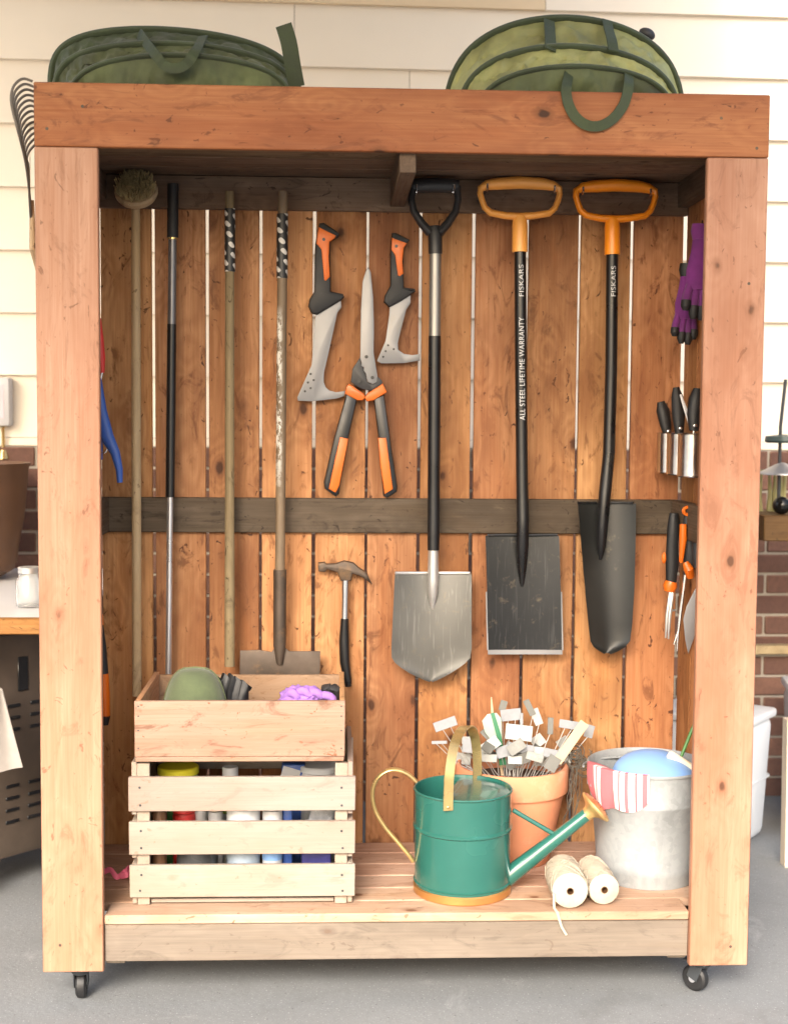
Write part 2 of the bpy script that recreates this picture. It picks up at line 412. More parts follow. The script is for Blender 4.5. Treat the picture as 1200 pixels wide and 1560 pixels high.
def tape_mat():
    m, t, b = nodes('wrapped_tape')
    tc = N(t, 'ShaderNodeTexCoord'); sp = N(t, 'ShaderNodeSeparateXYZ'); t.links.new(tc.outputs['Object'], sp.inputs[0])
    ang = math_(t, 'ARCTAN2', sp.outputs[1], sp.outputs[0])
    k = math_(t, 'MULTIPLY', sp.outputs[2], 150.0); a2 = math_(t, 'MULTIPLY', ang, 2.0)
    p = math_(t, 'MULTIPLY', math_(t, 'SINE', math_(t, 'ADD', k, a2)), math_(t, 'SINE', math_(t, 'SUBTRACT', math_(t, 'MULTIPLY', k, .66), ang)))
    n = noise(t, coords(t, (1, 1, 1)), 60, 3)
    fac = maprange(t, math_(t, 'ADD', p, math_(t, 'MULTIPLY', math_(t, 'SUBTRACT', n, .5), .5)), .30, .42)
    t.links.new(mixc(t, fac, (.016, .016, .017), (.55, .53, .50)), b.inputs['Base Color']); b.inputs['Roughness'].default_value = .45
    bump(t, b, fac, .4, .001); return m
M['tape'] = tape_mat()
def paintedpole():
    """weathered handle with flaking white paint on its upper half"""
    m, t, b = nodes('flaking_paint_pole')
    v = coords(t, (40, 40, 9)); n = noise(t, v, 1, 4, .7)
    base = mixc(t, n, (.10, .068, .042), (.23, .165, .10))
    tc = N(t, 'ShaderNodeTexCoord'); sp = N(t, 'ShaderNodeSeparateXYZ'); t.links.new(tc.outputs['Object'], sp.inputs[0])
    zf = math_(t, 'MULTIPLY', maprange(t, sp.outputs[2], .46, .62), maprange(t, sp.outputs[2], .97, .92))
    xf = maprange(t, sp.outputs[0], .006, -.002)
    pk = noise(t, coords(t, (45, 45, 26)), 1, 4, .75)
    fac = math_(t, 'MULTIPLY', math_(t, 'MULTIPLY', xf, zf), maprange(t, pk, .47, .55), clamp=True)
    t.links.new(mixc(t, fac, base, (.66, .64, .58)), b.inputs['Base Color']); b.inputs['Roughness'].default_value = .6
    bump(t, b, n, .3, .001); return m
M['flaking'] = paintedpole()
def brick_mat():
    m, t, b = nodes('brick_red')
    g = N(t, 'ShaderNodeNewGeometry'); oi = N(t, 'ShaderNodeObjectInfo')
    rn = math_(t, 'FRACT', math_(t, 'ADD', g.outputs['Random Per Island'], oi.outputs['Random']))
    v = coords(t, (1, 1, 1)); n = noise(t, v, 45, 5, .7)
    c = mixc(t, rn, (.115, .056, .040), (.22, .112, .075)); c = mixc(t, maprange(t, n, .4, .75, 0, .6), c, (.07, .035, .028))
    t.links.new(c, b.inputs['Base Color']); b.inputs['Roughness'].default_value = .85; bump(t, b, n, .6, .004); return m
M['brick'] = brick_mat()
def concrete():
    m, t, b = nodes('concrete')
    v = coords(t, (1, 1, 1), False)
    a = noise(t, v, 1.4, 6, .6); f_ = noise(t, v, 70, 5, .75); sp = noise(t, v, 190, 2, .5)
    c = mixc(t, maprange(t, a, .3, .7), (.140, .147, .151), (.195, .204, .208))
    c = mixc(t, maprange(t, f_, .45, .8, 0, .6), c, (.13, .136, .138))
    c = mixc(t, maprange(t, sp, .62, .75, 0, .5), c, (.50, .50, .49))
    st = noise(t, v, 3.2, 6, .72, .8)
    c = mixc(t, maprange(t, st, .54, .70, 0, .45, True), c, (.115, .118, .118))
    c = mixc(t, maprange(t, st, .42, .30, 0, .35, True), c, (.33, .335, .33))
    vo = N(t, 'ShaderNodeTexVoronoi', feature='F1'); t.links.new(v, vo.inputs['Vector']); vo.inputs['Scale'].default_value = 34
    c = mixc(t, maprange(t, vo.outputs['Distance'], .10, .05, 0, .8), c, (.07, .07, .068))
    t.links.new(c, b.inputs['Base Color']); b.inputs['Roughness'].default_value = .8; bump(t, b, f_, .5, .003); return m
M['concrete'] = concrete()
def towel_mat():
    m, t, b = nodes('striped_towel')
    tc = N(t, 'ShaderNodeTexCoord'); sp = N(t, 'ShaderNodeSeparateXYZ'); t.links.new(tc.outputs['UV'], sp.inputs[0])
    u_ = sp.outputs[0]; fac = None
    for a, w in ((.06, .13), (.255, .012), (.44, .10), (.62, .012), (.72, .022), (.84, .014), (.95, .03)):
        q = math_(t, 'LESS_THAN', math_(t, 'ABSOLUTE', math_(t, 'SUBTRACT', u_, a)), w)
        fac = q if fac is None else math_(t, 'MAXIMUM', fac, q)
    n = noise(t, coords(t, (1, 1, 1)), 260, 2)
    t.links.new(mixc(t, fac, (.66, .64, .63), (.50, .13, .15)), b.inputs['Base Color']); b.inputs['Roughness'].default_value = .95
    bump(t, b, n, .5, .002); return m
M['towel'] = towel_mat()
def glass_mat():
    m, t, b = nodes('clear_glass')
    b.inputs['Base Color'].default_value = (.95, .97, .97, 1); b.inputs['Roughness'].default_value = .05
    b.inputs['Transmission Weight'].default_value = .9; b.inputs['IOR'].default_value = 1.45; return m
M['glass'] = glass_mat()

# ================================================================== the setting
g = MB(); g.surf(lambda a, b: Vector((-60 + 120 * a, -60 + 120 * b, 0)), 4, 4)
gr = build(g, 'ground', M['concrete'], org=(0, 0, 0)); gr['kind'] = 'structure'
# unseen porch roof overhead: keeps the open sky off the upper half of the scene
pc = MB()
for v in pc.span((-2.8, -2.8, 3.0), (1.05, 2.4, 3.06)): v.co.z += (v.co.y + 2.8) * .27      # slope and side ends shaped to let more light onto the wall
pc.span((-2.8, -2.83, 2.94), (1.05, -2.8, 3.10))
o = build(pc, 'porch_ceiling', M['paint_cream'], org=(0, 0, 3.0)); o['kind'] = 'structure'

# house wall: lap siding above, brick below
WALL_ROT = .03; YW = 1.75
hw = thing('house_wall', 'cream lap sided house wall with red brick below, behind the cabinet', 'wall', (0, YW, 0))
hw.rotation_euler = (0, 0, WALL_ROT)
ORG[hw.name] = Vector((0, 0, 0))
EXP = .214; Z0 = at(30, 661, YW).z - .01
t0 = MB()
def lap(x0, x1, z):
    s = MB(); n = s.b.verts.new
    pr = [(-.022, 0), (-.021, .004), (.0, EXP + .02), (.012, EXP + .02), (.004, 0)]
    a = [n((x0, y - .002, z + q)) for y, q in pr]; b = [n((x1, y - .002, z + q)) for y, q in pr]
    for k in range(5): s.b.faces.new((a[k], a[(k + 1) % 5], b[(k + 1) % 5], b[k]))
    s.b.faces.new(a[::-1]); s.b.faces.new(b); return s
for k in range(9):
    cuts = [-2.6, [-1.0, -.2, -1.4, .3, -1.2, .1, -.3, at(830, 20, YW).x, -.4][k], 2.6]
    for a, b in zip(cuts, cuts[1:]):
        build(lap(a + .001, b - .001, Z0 + k * EXP), 'siding_board', M['siding_tan'] if k == 7 and a < -2 else M['paint_cream'], hw, angle=20)  # one upper row is coloured tan left of its joint
mb = MB(); mb.span((-2.6, .02, 0), (2.6, .1, 3.0)); build(mb, 'wall_backing', M['mortar'], hw)
mb = MB(); mb.span((-2.6, -.028, Z0 - .03), (2.6, .02, Z0 - .002), .003); build(mb, 'drip_edge', M['paint_cream'], hw)
mb = MB(); mb.span((-2.6, -.045, 0), (2.6, .02, Z0 - .032)); build(mb, 'mortar_bed', M['mortar'], hw)
bk = MB(); bk.box((0, 0, 0), (.205, .06, .065), .004)
proto = build(bk, 'brick', M['brick'], hw); first = True
rest = MB()
BX = [at(q, 900, YW).x for q in (-70, 80, 1140, 1275)]
for c in range(19):
    z = Z0 - .066 - c * .0745
    if z < .03: break
    for i in range(-12, 13):
        x = (i + (.5 if c % 2 else 0)) * .215 + random.uniform(-.002, .002)
        vis = (BX[0] < x < BX[1] and z > .6) or (BX[2] < x < BX[3] and z > .3)
        y = -.024 + random.uniform(-.002, .002)
        if vis:
            if first: q = proto; first = False; q.location = (x, y, z)
            else: piece(proto, (x, y, z), hw)
        else: rest.box((x, y, z), (.205, .06, .065), .003)
o = build(rest, 'brickwork', M['brick'], hw); o['kind'] = 'stuff'

# ================================================================== the cabinet
HW, H, D, ZB, ZS = .8252, 2.1091, .5599, .085, .2160
PW, TH = .1402, .020
XL, XR = -.783, .782                       # inner faces of the side walls
cab = thing('tool_cabinet', 'tall open cedar cabinet on casters, holding garden tools on its slatted back', 'cabinet', (0, .2, 0))
m = MB(); m.span((-HW, 0, H - PW), (HW, TH, H), .0025); build(m, 'header_board', M['cedar_x'], cab)
for s, a in ((-1, -HW), (1, HW - PW)):
    m = MB(); m.span((a, 0, ZB), (a + PW, TH, H - PW - .0012), .0025); build(m, 'front_post', M['cedar_z'], cab)
# back boards: one mesh, copied
x0, pitch = -.7779, .1415
zb0, zt0 = ZB + .03, H - .055
m = MB(); m.box((0, 0, 0), (pitch - .0085, .017, zt0 - zb0), .0015)
bb = build(m, 'back_board', M['fence'], cab, proto=True)
first = True
for k in range(11):
    gap = random.uniform(-.0015, .0015)
    loc = (x0 + (k + .5) * pitch + gap, D + .0085 + random.uniform(-.001, .001), (zt0 + zb0) / 2)
    rot = (0, random.uniform(-.0007, .0007), 0)
    if first: bb.location = Vector(loc) - ORG[cab.name]; first = False
    else: piece(bb, loc, cab, rot)
# side boards (three uprights on each side)
m = MB(); m.box((0, 0, 0), (.017, .128, zt0 - zb0), .0015)
sb = build(m, 'side_board', M['fence'], cab, proto=True); first = True
for X in (XL - .0085, XR + .0095):
    for k in range(4):
        loc = (X, TH + .004 + .064 + k * .1345, (zt0 + zb0) / 2)
        if first: sb.location = Vector(loc) - ORG[cab.name]; first = False
        else: piece(sb, loc, cab)
# rails
def zpx(px, py, Y): return at(px, py, Y).z
YR = D - TH
rt_top, rt_bot = zpx(300, 267, YR), zpx(300, 318, YR)
m = MB(); m.span((XL, YR, rt_bot), (XR, D - .0005, rt_top), .002); build(m, 'top_rail', M['oldwood_lifted_x'], cab)
mt, mbt = zpx(300, 758, YR), zpx(300, 811, YR)
m = MB(); m.span((XL, YR, mbt), (XR, D - .0005, mt), .002); build(m, 'middle_rail', M['oldwood_x'], cab)
for X0, X1 in ((XL + .0005, XL + .03), (XR - .03, XR - .0005)):
    m = MB(); m.span((X0, TH + .002, rt_bot + .02), (X1, YR - .002, rt_top), .002); build(m, 'side_rail', M['oldwood_y'], cab)
    m = MB(); m.span((X0, TH + .002, mbt), (X1, YR - .002, mt), .002); build(m, 'side_rail', M['oldwood_y'], cab)
xj = at(612, 260, .3).x
m = MB(); m.span((xj - .019, TH + .002, rt_bot + .012), (xj + .019, YR - .002, rt_top - .002), .002); build(m, 'roof_joist', M['oldwood_y'], cab)
m = MB(); m.box((0, 0, 0), (XR - XL + .03, .129, .018), .0015)
rb = build(m, 'roof_board', M['oldwood_lifted_x'], cab, proto=True); first = True
for k in range(4):
    loc = ((XL + XR) / 2, TH + .004 + .065 + k * .133, rt_top + .0105)
    if first: rb.location = Vector(loc) - ORG[cab.name]; first = False
    else: piece(rb, loc, cab)
ROOF = rt_top + .0195
# shelf boards and the board under their front edge
m = MB(); m.box((0, 0, 0), (2 * (HW - PW) + .22, .0865, .022), .003)
sh = build(m, 'shelf_board', M['shelfwood'], cab, proto=True); first = True
for k in range(6):
    loc = (0, .006 + .0440 + k * .0905, ZS - .011 - (.0005 if k else 0))
    if k == 0:
        m = MB(); m.box((0, 0, 0), (2 * (HW - PW) - .001, .0865, .022), .003); q = build(m, 'shelf_board', M['shelfwood'], cab, proto=True)
        q.location = Vector(loc) - ORG[cab.name]; continue
    if first: sh.location = Vector(loc) - ORG[cab.name]; first = False
    else: piece(sh, loc, cab)
zk0 = zpx(600, 1461, .012)
m = MB(); m.span((-HW + PW + .0006, .012, zk0), (HW - PW - .0006, .05, ZS - .0235), .002); build(m, 'kick_board', M['skirt'], cab)
for s in (-1, 1):
    m = MB(); m.span((s * (HW - PW - .001), .03, ZB + .008), (s * (HW - PW - .045), .10, zk0 - .001), .002); build(m, 'corner_block', M['skirt'], cab)
    m = MB(); m.span((s * .79, TH + .002, ZB + .004), (s * .745, D - .01, zb0 - .002), .002); build(m, 'base_rail', M['oldwood_y'], cab)
for x in (.45, .62, .78, .5):
    pass
# casters
def caster(cx, cy, ang):
    Rz = Matrix.Rotation(ang, 3, 'Z')
    pl = MB(); pl.box(Vector((cx, cy, ZB - .003)), (.07, .06, .005), .001, Rz)
    pl.lathe([(.018, -.016), (.024, -.010), (.026, -.002)], (cx, cy, ZB - .004), 20)
    for s in (-1, 1):
        pl.box(Vector((cx, cy, 0)) + Rz @ Vector((s * .0155, .010, .052)), (.003, .030, .042), .001, Rz @ Matrix.Rotation(.35, 3, 'X'))
    b = build(pl, 'caster', M['iron'], cab)
    w = MB(); MM = Rz @ Matrix.Rotation(PI / 2, 3, 'Y')
    w.lathe([(.008, -.0125), (.026, -.0125), (.0315, -.008), (.0325, 0), (.0315, .008), (.026, .0125), (.008, .0125)], Vector((cx, cy, .0328)) + Rz @ Vector((0, .016, 0)), 28, MM)
    build(w, 'wheel', M['blackmatte'], b)
    h = MB(); h.lathe([(.009, -.0165), (.009, .0165)], Vector((cx, cy, .0328)) + Rz @ Vector((0, .016, 0)), 14, MM); build(h, 'axle', M['ironlight'], b)
ca = atz(126, 1518, 0)
caster(ca.x, .045, .08); caster(atz(1066, 1510, 0).x, .05, .75); caster(-.73, .50, .3); caster(.73, .50, -.4)
# screw heads that show on the front boards
sc = MB(); sc.lathe([(.0001, -.0006), (.0032, -.0006), (.0036, .0004)], (0, 0, 0), 10, Matrix.Rotation(PI / 2, 3, 'X'))
scr = build(sc, 'screw_head', M['rust'], cab, proto=True); first = True
for (px, py) in ((72, 196), (126, 162), (1152, 226), (1098, 180), (1140, 432), (92, 1440), (1112, 1442)):
    p = at(px, py, -.0004)
    if first: scr.location = p - ORG[cab.name]; first = False
    else: piece(scr, p, cab)

# ================================================================== long tools on the back
YT = D - .072
def line(a, b, Y0, Y1=None, n=2):
    p = at(*a, Y0); q = at(*b, Y0 if Y1 is None else Y1)
    return [p.lerp(q, i / (n - 1)) for i in range(n)]
def pxm(Y): return (Y - CP.y) / CF          # metres per photo pixel at that depth

# long wooden brush
b0 = at(209, 1060, YT); t = thing('long_brush', 'long wooden pole with a round bristle brush at its top', 'brush', b0)
m = MB(); m.sweep(line((207, 305), (209, 1060), YT, n=8), [.0115, .0118, .0122, .0125, .0125, .0125, .0125, .012], seg=14); build(m, 'pole', M['handlewood'], t)
hc = at(208, 292, YT - .01); MM = Matrix.Rotation(math.radians(52), 3, 'X')
m = MB(); m.lathe([(.030, -.016), (.050, -.013), (.055, -.004), (.0555, .004), (.051, .009), (.02, .010)], hc, 36, MM); hd = build(m, 'brush_head', M['handlewood'], t)
m = MB()
for i in range(420):
    a = random.uniform(0, 2 * PI); rr = .047 * math.sqrt(random.random())
    p = hc + MM @ Vector((rr * math.cos(a), rr * math.sin(a), .009))
    q = hc + MM @ Vector((rr * 1.08 * math.cos(a) + random.uniform(-.006, .006), rr * 1.08 * math.sin(a) + random.uniform(-.006, .006), .045 + random.uniform(-.006, .006) - .012 * (rr / .047) ** 2))
    m.sweep([p, q], [.0016, .0011], seg=4)
o = build(m, 'bristles', plain('bristle', (.34, .26, .12), .8, var=.3, bmp=0), hd); o['kind'] = 'stuff'

# telescopic pole
t = thing('extension_pole', 'slim black and silver telescopic pole, second from the left on the back', 'pole', at(257, 1035, YT))
def seg_(px0, px1, w, name, mat, n=3):
    m = MB(); m.sweep(line(px0, px1, YT, n=n), w * pxm(YT) / 2, seg=16); return build(m, name, mat, t)
X = lambda y: 264 + (257 - 264) * (y - 278) / 742
gp = seg_((X(280), 280), (X(362), 362), 17, 'grip', M['blackmatte'])
m = MB(); m.sweep([at(X(278), 284, YT) + Vector((.007 * math.cos(a), -.004, .007 * math.sin(a))) for a in [i * PI / 5 for i in range(10)]], .0018, seg=6, closed=True); build(m, 'hanging_loop', M['ironlight'], t)
seg_((X(361), 361), (X(365), 365), 15, 'collar', M['brass'])
seg_((X(364), 364), (X(495), 495), 12.5, 'upper_tube', M['poleGrey'])
seg_((X(494), 494), (X(757), 757), 14, 'middle_tube', M['black'])
seg_((X(756), 756), (X(1035), 1035), 9.5, 'lower_tube', M['poleSilver'])

# two handles with wound tape
t = thing('grey_pole', 'weathered grey wooden pole with black and white tape near its top', 'pole', at(350, 1015, YT))
m = MB(); m.sweep(line((350, 292), (350, 1015), YT, n=9), [.0115, .012, .012, .0122, .0125, .0125, .013, .0135, .0135], seg=14); build(m, 'shaft', M['greywood'], t)
m = MB(); m.sweep(line((350.5, 318), (350.5, 414), YT, n=3), .0137, seg=18); q = MB()
o = build(m, 'tape_wrap', M['tape'], t)
for v in o.data.vertices: v.co -= Vector((at(350.5, 414, YT) - ORG[t.name]))
o.location = at(350.5, 414, YT) - ORG[t.name]
t = thing('hoe', 'old hoe with flaking white paint, taped top and wide rusty blade', 'hoe', at(427, 1026, YT))
m = MB(); m.sweep(line((431, 292), (426.5, 880), YT, n=9), .0131, seg=14); build(m, 'shaft', M['flaking'], t)
for v in bpy.data.objects['shaft.001'].data.vertices: pass
m = MB(); m.sweep(line((430.3, 326), (429.8, 424), YT, n=3), .0147, seg=18)
o = build(m, 'tape_wrap', M['tape'], t)
for v in o.data.vertices: v.co -= Vector((at(430, 424, YT) - ORG[t.name]))
o.location = at(430, 424, YT) - ORG[t.name]
m = MB(); m.sweep(line((426.5, 868), (426, 1012), YT - .002, n=6), [.0175, .0172, .017, .0172, .0168, .008], seg=16); build(m, 'socket', M['rust'], t)
pts = [(365, 1040), (366, 991), (395, 990), (414, 993), (420, 985), (434, 985), (440, 992), (465, 992), (488, 992), (487, 1040)]
m = MB(); m.prism(xz(pts, YT + .006), YT + .006, .004, .001); build(m, 'blade', M['rust'], t)

# ---- shovels
def words(txt, size, shaft, rad, px, py0, Y, parent, mat, name='lettering'):
    """flat print wrapped onto a shaft, reading upwards"""
    cu = bpy.data.curves.new('w', 'FONT'); cu.body = txt; cu.size = size; cu.space_character = 1.05
    ob = link(bpy.data.objects.new('w', cu)); dg = bpy.context.evaluated_depsgraph_get()
    me = bpy.data.meshes.new_from_object(ob.evaluated_get(dg)); bpy.data.objects.remove(ob); bpy.data.curves.remove(cu)
    b = MB(); b.b.from_mesh(me); bpy.data.meshes.remove(me)
    bmesh.ops.subdivide_edges(b.b, edges=b.b.edges[:], cuts=1)
    ys = [v.co.y for v in b.b.verts]; ym = (min(ys) + max(ys)) / 2; xs = [v.co.x for v in b.b.verts]; L = max(xs) - min(xs)
    (a, c) = shaft
    for v in b.b.verts:
        w = (v.co.x - min(xs)) / L; p = at(*a, Y).lerp(at(*c, Y), w); an = -(v.co.y - ym) / rad
        v.co = p + Vector((math.sin(an) * (rad + .0004), -math.cos(an) * (rad + .0004), 0))
    return build(b, name, mat, parent)
def d_loop(cx, cy, w, Y):
    k = [(-59, -17, 5.5, 9), (-50, -22, 7.5, 11), (-34, -24, 9, 12), (0, -26, 9.5, 12), (34, -24, 9, 12), (50, -21, 7.5, 11), (60, -16, 5.5, 9), (61, -8, 4.6, 8), (58, 3, 4.5, 8), (53, 14, 4.8, 8), (45, 21, 5.2, 8), (22, 24.5, 5.4, 8), (0, 26, 6, 8), (-22, 24.5, 5.4, 8), (-44, 20, 5.2, 8), (-53, 12, 4.8, 8), (-57, 1, 4.5, 8), (-60, -9, 4.6, 8)]
    u = pxm(Y); return [at(cx + a, cy + b, Y) for a, b, *_ in k], [q[2] * u for q in k], [q[3] * u for q in k]
def spade_handle(t, cx, cy, sx, sy0, sy1, mat):
    pts, rr, ry = d_loop(cx, cy, 1, YT)
    m = MB(); m.sweep(pts, ry, rr, ref=(0, 1, 0), seg=14, closed=True)
    m.sweep([at(sx, sy0 - 6, YT), at(sx, sy0 + 8, YT), at(sx, sy1, YT)], [.017, .0205, .0205], seg=18)
    h = build(m, 'handle', mat, t); return h

# round point shovel, black D grip
t = thing('round_shovel', 'grey round pointed shovel with a black D shaped grip', 'shovel', at(657, 1038, YT))
m = MB()
m.sweep([at(626, 284, YT), at(633, 283, YT), at(662, 282, YT), at(691, 283, YT), at(698, 284, YT)], [.016, .0185, .0185, .0185, .016], seg=14)
for s in (-1, 1):
    c = [(662 + s * 34, 284), (662 + s * 35.5, 305), (662 + s * 32, 322), (662 + s * 20, 340), (662 + s * 7, 355)]
    m.sweep([at(a, b, YT) for a, b in c], [.0095, .009, .0095, .011, .012], [.016, .015, .015, .016, .017], ref=(1, 0, 0), seg=12)
m.sweep([at(662, 344, YT), at(662.5, 356, YT), at(663, 387, YT)], [.013, .0185, .018], seg=18)
gr_ = build(m, 'grip', M['charcoal'], t)
for s in (-1, 1):
    m = MB(); m.ball(at(662 + s * 28, 292, YT - .016), (.009, .006, .009)); build(m, 'rivet', M['chrome'], gr_)
m = MB(); m.sweep(line((663, 386), (662, 514), YT), .0156, seg=18); build(m, 'upper_shaft', M['alloy'], t)
m = MB(); m.sweep(line((662, 512), (660, 838), YT, n=4), .0165, seg=18); build(m, 'lower_shaft', M['black'], t)
m = MB(); m.sweep([at(660, 836, YT), at(659.5, 880, YT), at(659, 905, YT - .002), at(658, 932, YT + .012)], [.0140, .0150, .0135, .003], [.014, .0145, .011, .002], ref=(1, 0, 0), seg=16); build(m, 'socket', M['steel'], t)
rows = [(873, 601, 717), (890, 600, 717), (940, 597.5, 716.5), (985, 595.5, 717), (1000, 596, 715), (1008, 601, 708), (1016, 611, 698), (1024, 623, 686), (1031, 637, 674), (1036, 648, 664), (1038, 654, 658)]
def rws(rows, Y): return [(at(a, y, Y).z, at(a, y, Y).x, at(b, y, Y).x) for y, a, b in rows]
m = MB(); m.plate(rws(rows, YT + .01), YT + .016, .0025, .024, 18, .0, .012); bl = build(m, 'blade', M['shovelsteel'], t)
m = MB()
for a, b in ((602, 652), (667, 716)):
    m.sweep([at(a + (b - a) * i / 4, 874 - 1, YT + .014 - .022 * ((a + (b - a) * i / 4 - 659) / 58) ** 2) for i in range(5)], .0042, seg=8)
build(m, 'foot_tread', M['steel'], bl)

# square spade
t = thing('square_spade', 'black straight edged spade with a pale orange D handle', 'spade', at(797, 998, YT))
spade_handle(t, 791, 304, 791.5, 335, 384, M['orange_y'])
m = MB(); m.sweep([at(792, 382, YT), at(793, 560, YT), at(795, 740, YT), at(796, 790, YT - .006), at(795.5, 830, YT - .008), at(795, 862, YT + .002), at(794.5, 902, YT + .018)], [.0157, .0157, .0160, .0165, .0165, .0125, .003], [.0157, .0157, .0160, .0165, .0160, .009, .002], ref=(1, 0, 0), seg=18); sh_ = build(m, 'shaft', M['black'], t)
words('ALL STEEL LIFETIME WARRANTY', .020, ((794.3, 640), (792.8, 484)), .0159, 0, 0, YT, t, M['white'])
words('FISKARS', .017, ((792.6, 452), (792.2, 404)), .0159, 0, 0, YT, t, M['white'])
m = MB(); m.plate(rws([(816, 739, 851), (850, 740, 852), (900, 741, 853), (950, 742, 854), (990, 743, 855)], YT + .014), YT + .018, .0025, .006, 14, -.002, .006)
bl = build(m, 'blade', M['bladeblack'], t)
m = MB(); m.plate(rws([(990, 742.6, 855.6), (997, 743, 856.2)], YT + .014), YT + .0155, .002, .006 * .65, 14, 0, 0); build(m, 'ground_edge', M['bladesteel'], bl)
for a, b in ((738.4, 741.2), (853.2, 856.0)):
    m = MB(); m.plate([(at(0, y, YT + .012).z, at(a + (y - 890) * .022 + (.8 if a < 800 else 0), y, YT + .012).x, at(b + (y - 890) * .022 - (.8 if a > 800 else 0), y, YT + .012).x) for y in (900, 950, 990)], YT + .0095, .0022, 0, 2); build(m, 'ground_edge', M['bladesteel'], bl)
m = MB()
for a, b in ((742, 789), (802, 849)):
    m.sweep([at(a, 815.5, YT + .010), at((a + b) / 2, 815, YT + .014), at(b, 815, YT + .014)], .004, seg=8)
build(m, 'foot_tread', M['bladeblack'], bl)

# transplanting spade
t = thing('transplanting_spade', 'narrow muddy black transplanting spade with a deep orange D handle', 'spade', at(922, 994, YT))
spade_handle(t, 936.5, 308, 932, 339, 388, M['orange_d'])
m = MB(); m.sweep([at(932, 386, YT), at(930.5, 560, YT), at(927, 690, YT), at(921, 750, YT - .006), at(917, 800, YT - .014), at(915, 835, YT - .006), at(914, 852, YT + .01)], [.0157, .0157, .0160, .0165, .0155, .012, .004], seg=18); build(m, 'shaft', M['black'], t)
words('FISKARS', .017, ((932, 452), (932.3, 406)), .0159, 0, 0, YT, t, M['white'])
rows = [(766, 878, 966), (790, 880, 966), (830, 883, 965), (900, 889, 963), (950, 894, 960), (975, 897, 957), (984, 902, 950), (990, 910, 940), (995, 919, 928)]
m = MB(); m.plate(rws(rows, YT + .005), YT + .018, .0028, .030, 18, -.01, .004); bl = build(m, 'blade', M['dirtyblack'], t)
m = MB()
for a, b in ((880, 908), (926, 964)):
    m.sweep([at(a + (b - a) * i / 4, 766, YT + .017 - .03 * ((a + (b - a) * i / 4 - 922) / 44) ** 2) for i in range(5)], .004, seg=8)
build(m, 'foot_tread', M['bladeblack'], bl)

for px, py in ((741, 291), (843, 294), (886, 296), (988, 299), (634, 292), (690, 292)):
    q = at(px, py, YT)
    m = MB(); m.sweep([Vector((q.x, YR + .002, q.z)), Vector((q.x, YT - .012, q.z)), Vector((q.x, YT - .019, q.z + .006)), Vector((q.x, YT - .019, q.z + .016))], .0028, seg=8); build(m, 'hook', M['chrome'], cab)
# ---- billhook saws with orange grips
def outl(pts, k=3.243, ox=430, oy=300): return zoom(pts, ox, oy, k)
YM = D - .031
def part(name, pts, mat, par, Y, th, bev, **kw):
    m = MB(); m.prism(xz(pts, Y), Y, th, bev); return build(m, name, mat, par, **kw)
def dots(name, pts, r_, mat, par, Y):
    for a, b in pts:
        m = MB(); m.lathe([(.0002, -.001), (r_, -.001), (r_, .001)], at(a, b, Y), 14, Matrix.Rotation(PI / 2, 3, 'X')); build(m, name, mat, par)
t = thing('machete', 'larger of the two orange handled steel machetes, hanging left of the loppers', 'machete', at(500, 610, YM), 'orange handled machetes')
h = part('handle', outl([(183, 133), (205, 129), (285, 183), (276, 200), (240, 222), (236, 300), (240, 395), (240, 468), (300, 480), (306, 496), (290, 512), (172, 582), (146, 577), (128, 542), (135, 505), (158, 470), (160, 300), (163, 235), (172, 180)]), M['blackmatte'], t, YM, .030, .008)
part('grip', outl([(180, 150), (266, 192), (258, 206), (234, 224), (230, 300), (236, 395), (216, 418), (206, 412), (192, 262), (168, 232), (172, 190)]), M['orange'], h, YM - .0075, .022, .005)
dots('hang_hole', outl([(205, 210)]), .0042, M['black'], h, YM - .019)
b = part('blade', outl([(165, 576), (290, 505), (292, 545), (272, 572), (240, 720), (206, 870), (205, 915), (214, 940), (232, 956), (265, 965), (312, 958), (305, 985), (270, 996), (150, 1010), (78, 1007), (74, 990), (145, 830), (160, 640)]), M['bladesteel'], t, YM, .0028, .0009)
dots('blade_hole', outl([(140, 875), (127, 917), (155, 905), (112, 960), (140, 945)]), .0030, M['black'], b, YM - .0014)
t = thing('machete', 'smaller orange handled machete with a hooked blade, between the loppers and the round shovel', 'machete', at(605, 553, YM), 'orange handled machetes')
h = part('handle', outl([(540, 180), (560, 179), (628, 214), (618, 230), (600, 252), (597, 320), (600, 448), (655, 455), (657, 468), (590, 512), (527, 545), (500, 520), (505, 488), (533, 440), (532, 290), (533, 262)]), M['blackmatte'], t, YM, .028, .007)
part('grip', outl([(540, 202), (616, 230), (600, 252), (592, 320), (598, 380), (580, 394), (569, 390), (555, 290), (537, 262)]), M['orange'], h, YM - .007, .020, .0045)
dots('hang_hole', outl([(563, 243)]), .004, M['black'], h, YM - .018)
b = part('blade', outl([(530, 538), (634, 484), (633, 525), (612, 556), (582, 670), (570, 722), (572, 755), (600, 775), (640, 781), (680, 776), (679, 808), (600, 821), (490, 823), (467, 810), (510, 710), (528, 580)]), M['bladesteel'], t, YM, .0028, .0009)
dots('blade_hole', outl([(522, 733), (510, 762), (498, 790), (550, 752)]), .0028, M['black'], b, YM - .0014)

